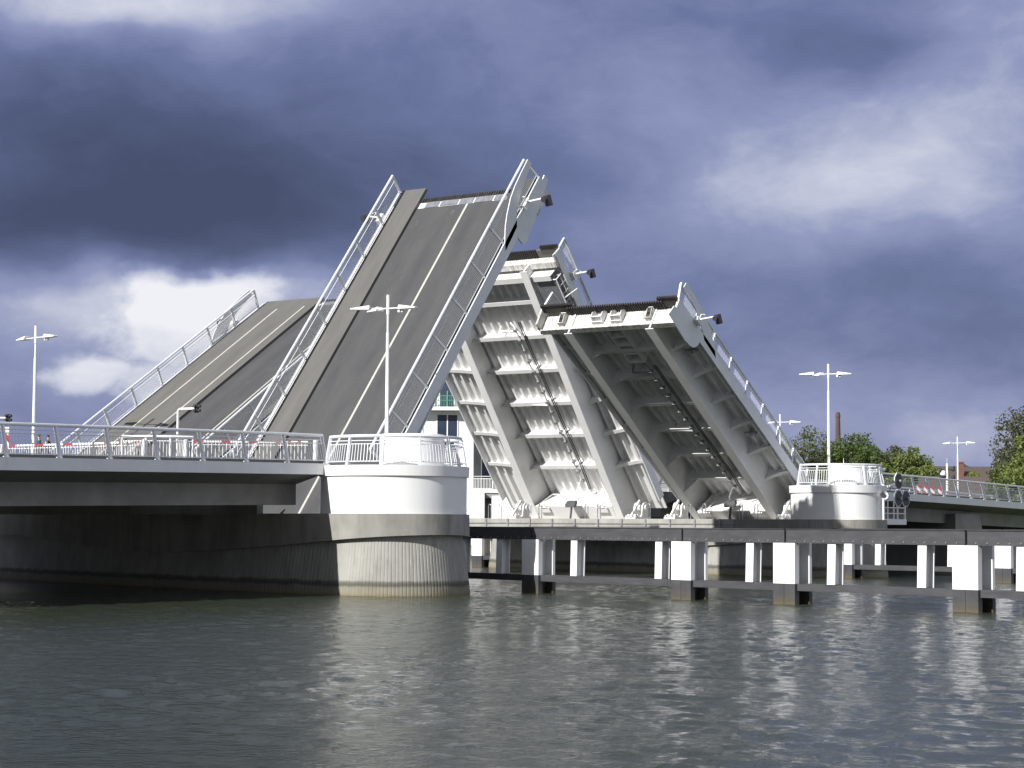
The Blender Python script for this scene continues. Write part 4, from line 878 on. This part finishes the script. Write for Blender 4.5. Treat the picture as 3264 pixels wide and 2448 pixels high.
TREES = [
 ('olive green broad tree, farthest left of those behind the far drum', 163.9, 62.8, 15.6, 5.4, 'olive', 1.0, False),
 ('deep green tree standing under the factory chimney', 168.1, 60.5, 13.9, 4.4, 'deep', 1.0, False),
 ('tallest deep green tree just right of the factory chimney', 162.9, 55.7, 14.3, 4.6, 'deep', 1.0, False),
 ('deep green tree sloping down right of the tallest one', 159.2, 52.4, 12.6, 3.6, 'deep', 1.0, False),
 ('small grey green tree peeping between the deep green and pale trees', 178.6, 59.7, 12.6, 2.8, 'dull', 1.0, False),
 ('dull green tree left of the fresh light green one', 172.3, 54.8, 13.2, 3.8, 'dull', 1.0, False),
 ('fresh light green rounded tree above the octagonal signals', 148.7, 41.4, 12.0, 3.3, 'fresh', 1.0, False),
 ('lime green bush right behind the far drum railing', 137.4, 40.1, 9.9, 2.5, 'lime', .95, False),
 ('fresh green low tree below the rounded light green one', 141.6, 39.4, 9.0, 2.6, 'fresh', 1.0, False),
 ('olive bush beside the short red chimney', 152.4, 43.8, 8.6, 2.2, 'olive', 1.0, False),
 ('huge dark poplar like tree at the right edge', 128.3, 18.5, 16.2, 4.7, 'dull', 1.0, False),
 ('tall grey green tree left of the huge right edge tree', 132.7, 23.1, 12.7, 2.5, 'dull', 1.0, False),
 ('fresh green spreading tree in front of the right edge tree', 113.7, 12.6, 11.9, 3.4, 'fresh', 1.0, False),
 ('yellow green low tree behind the long low house roof', 150.6, 34.2, 9.4, 2.8, 'lime', .9, False),
 ('far dark tree peeping over the chimney house', 203.8, 59.1, 12.1, 2.4, 'dull', 1.0, False),
 ('olive tree low behind the base of the far drum lamp', 148.8, 58.8, 12.6, 3.8, 'olive', 1.0, False),
 ('fresh green shrubby tree low at the right edge', 107.1, 12.6, 8.6, 2.9, 'fresh', .9, False),
 ('olive shrubby tree at the right end of the low house', 121.5, 19.8, 9.0, 2.4, 'olive', 1.0, False),
 ('green tree seen through the gap between the right leaves', 102.0, 48.2, 9.4, 3.2, 'fresh', 1.0, False),
]
for lab, x, y, zt, rad, kind, sq, nr in TREES: tree('broadleaf_tree', lab, x, y, zt, rad, kind, 2.0, sq, narrow=nr)
for lab, x, y, zt in (('small dark conifer right of the chimney house', 178.0, 45.2, 10.9), ('second dark conifer just right of the house roof', 180.5, 42.0, 10.4)):
    tree('conifer_tree', lab, x, y, zt, 1.6, 'deep', 2.5, 1.0, 'conifers behind the houses', .4, .6, True)
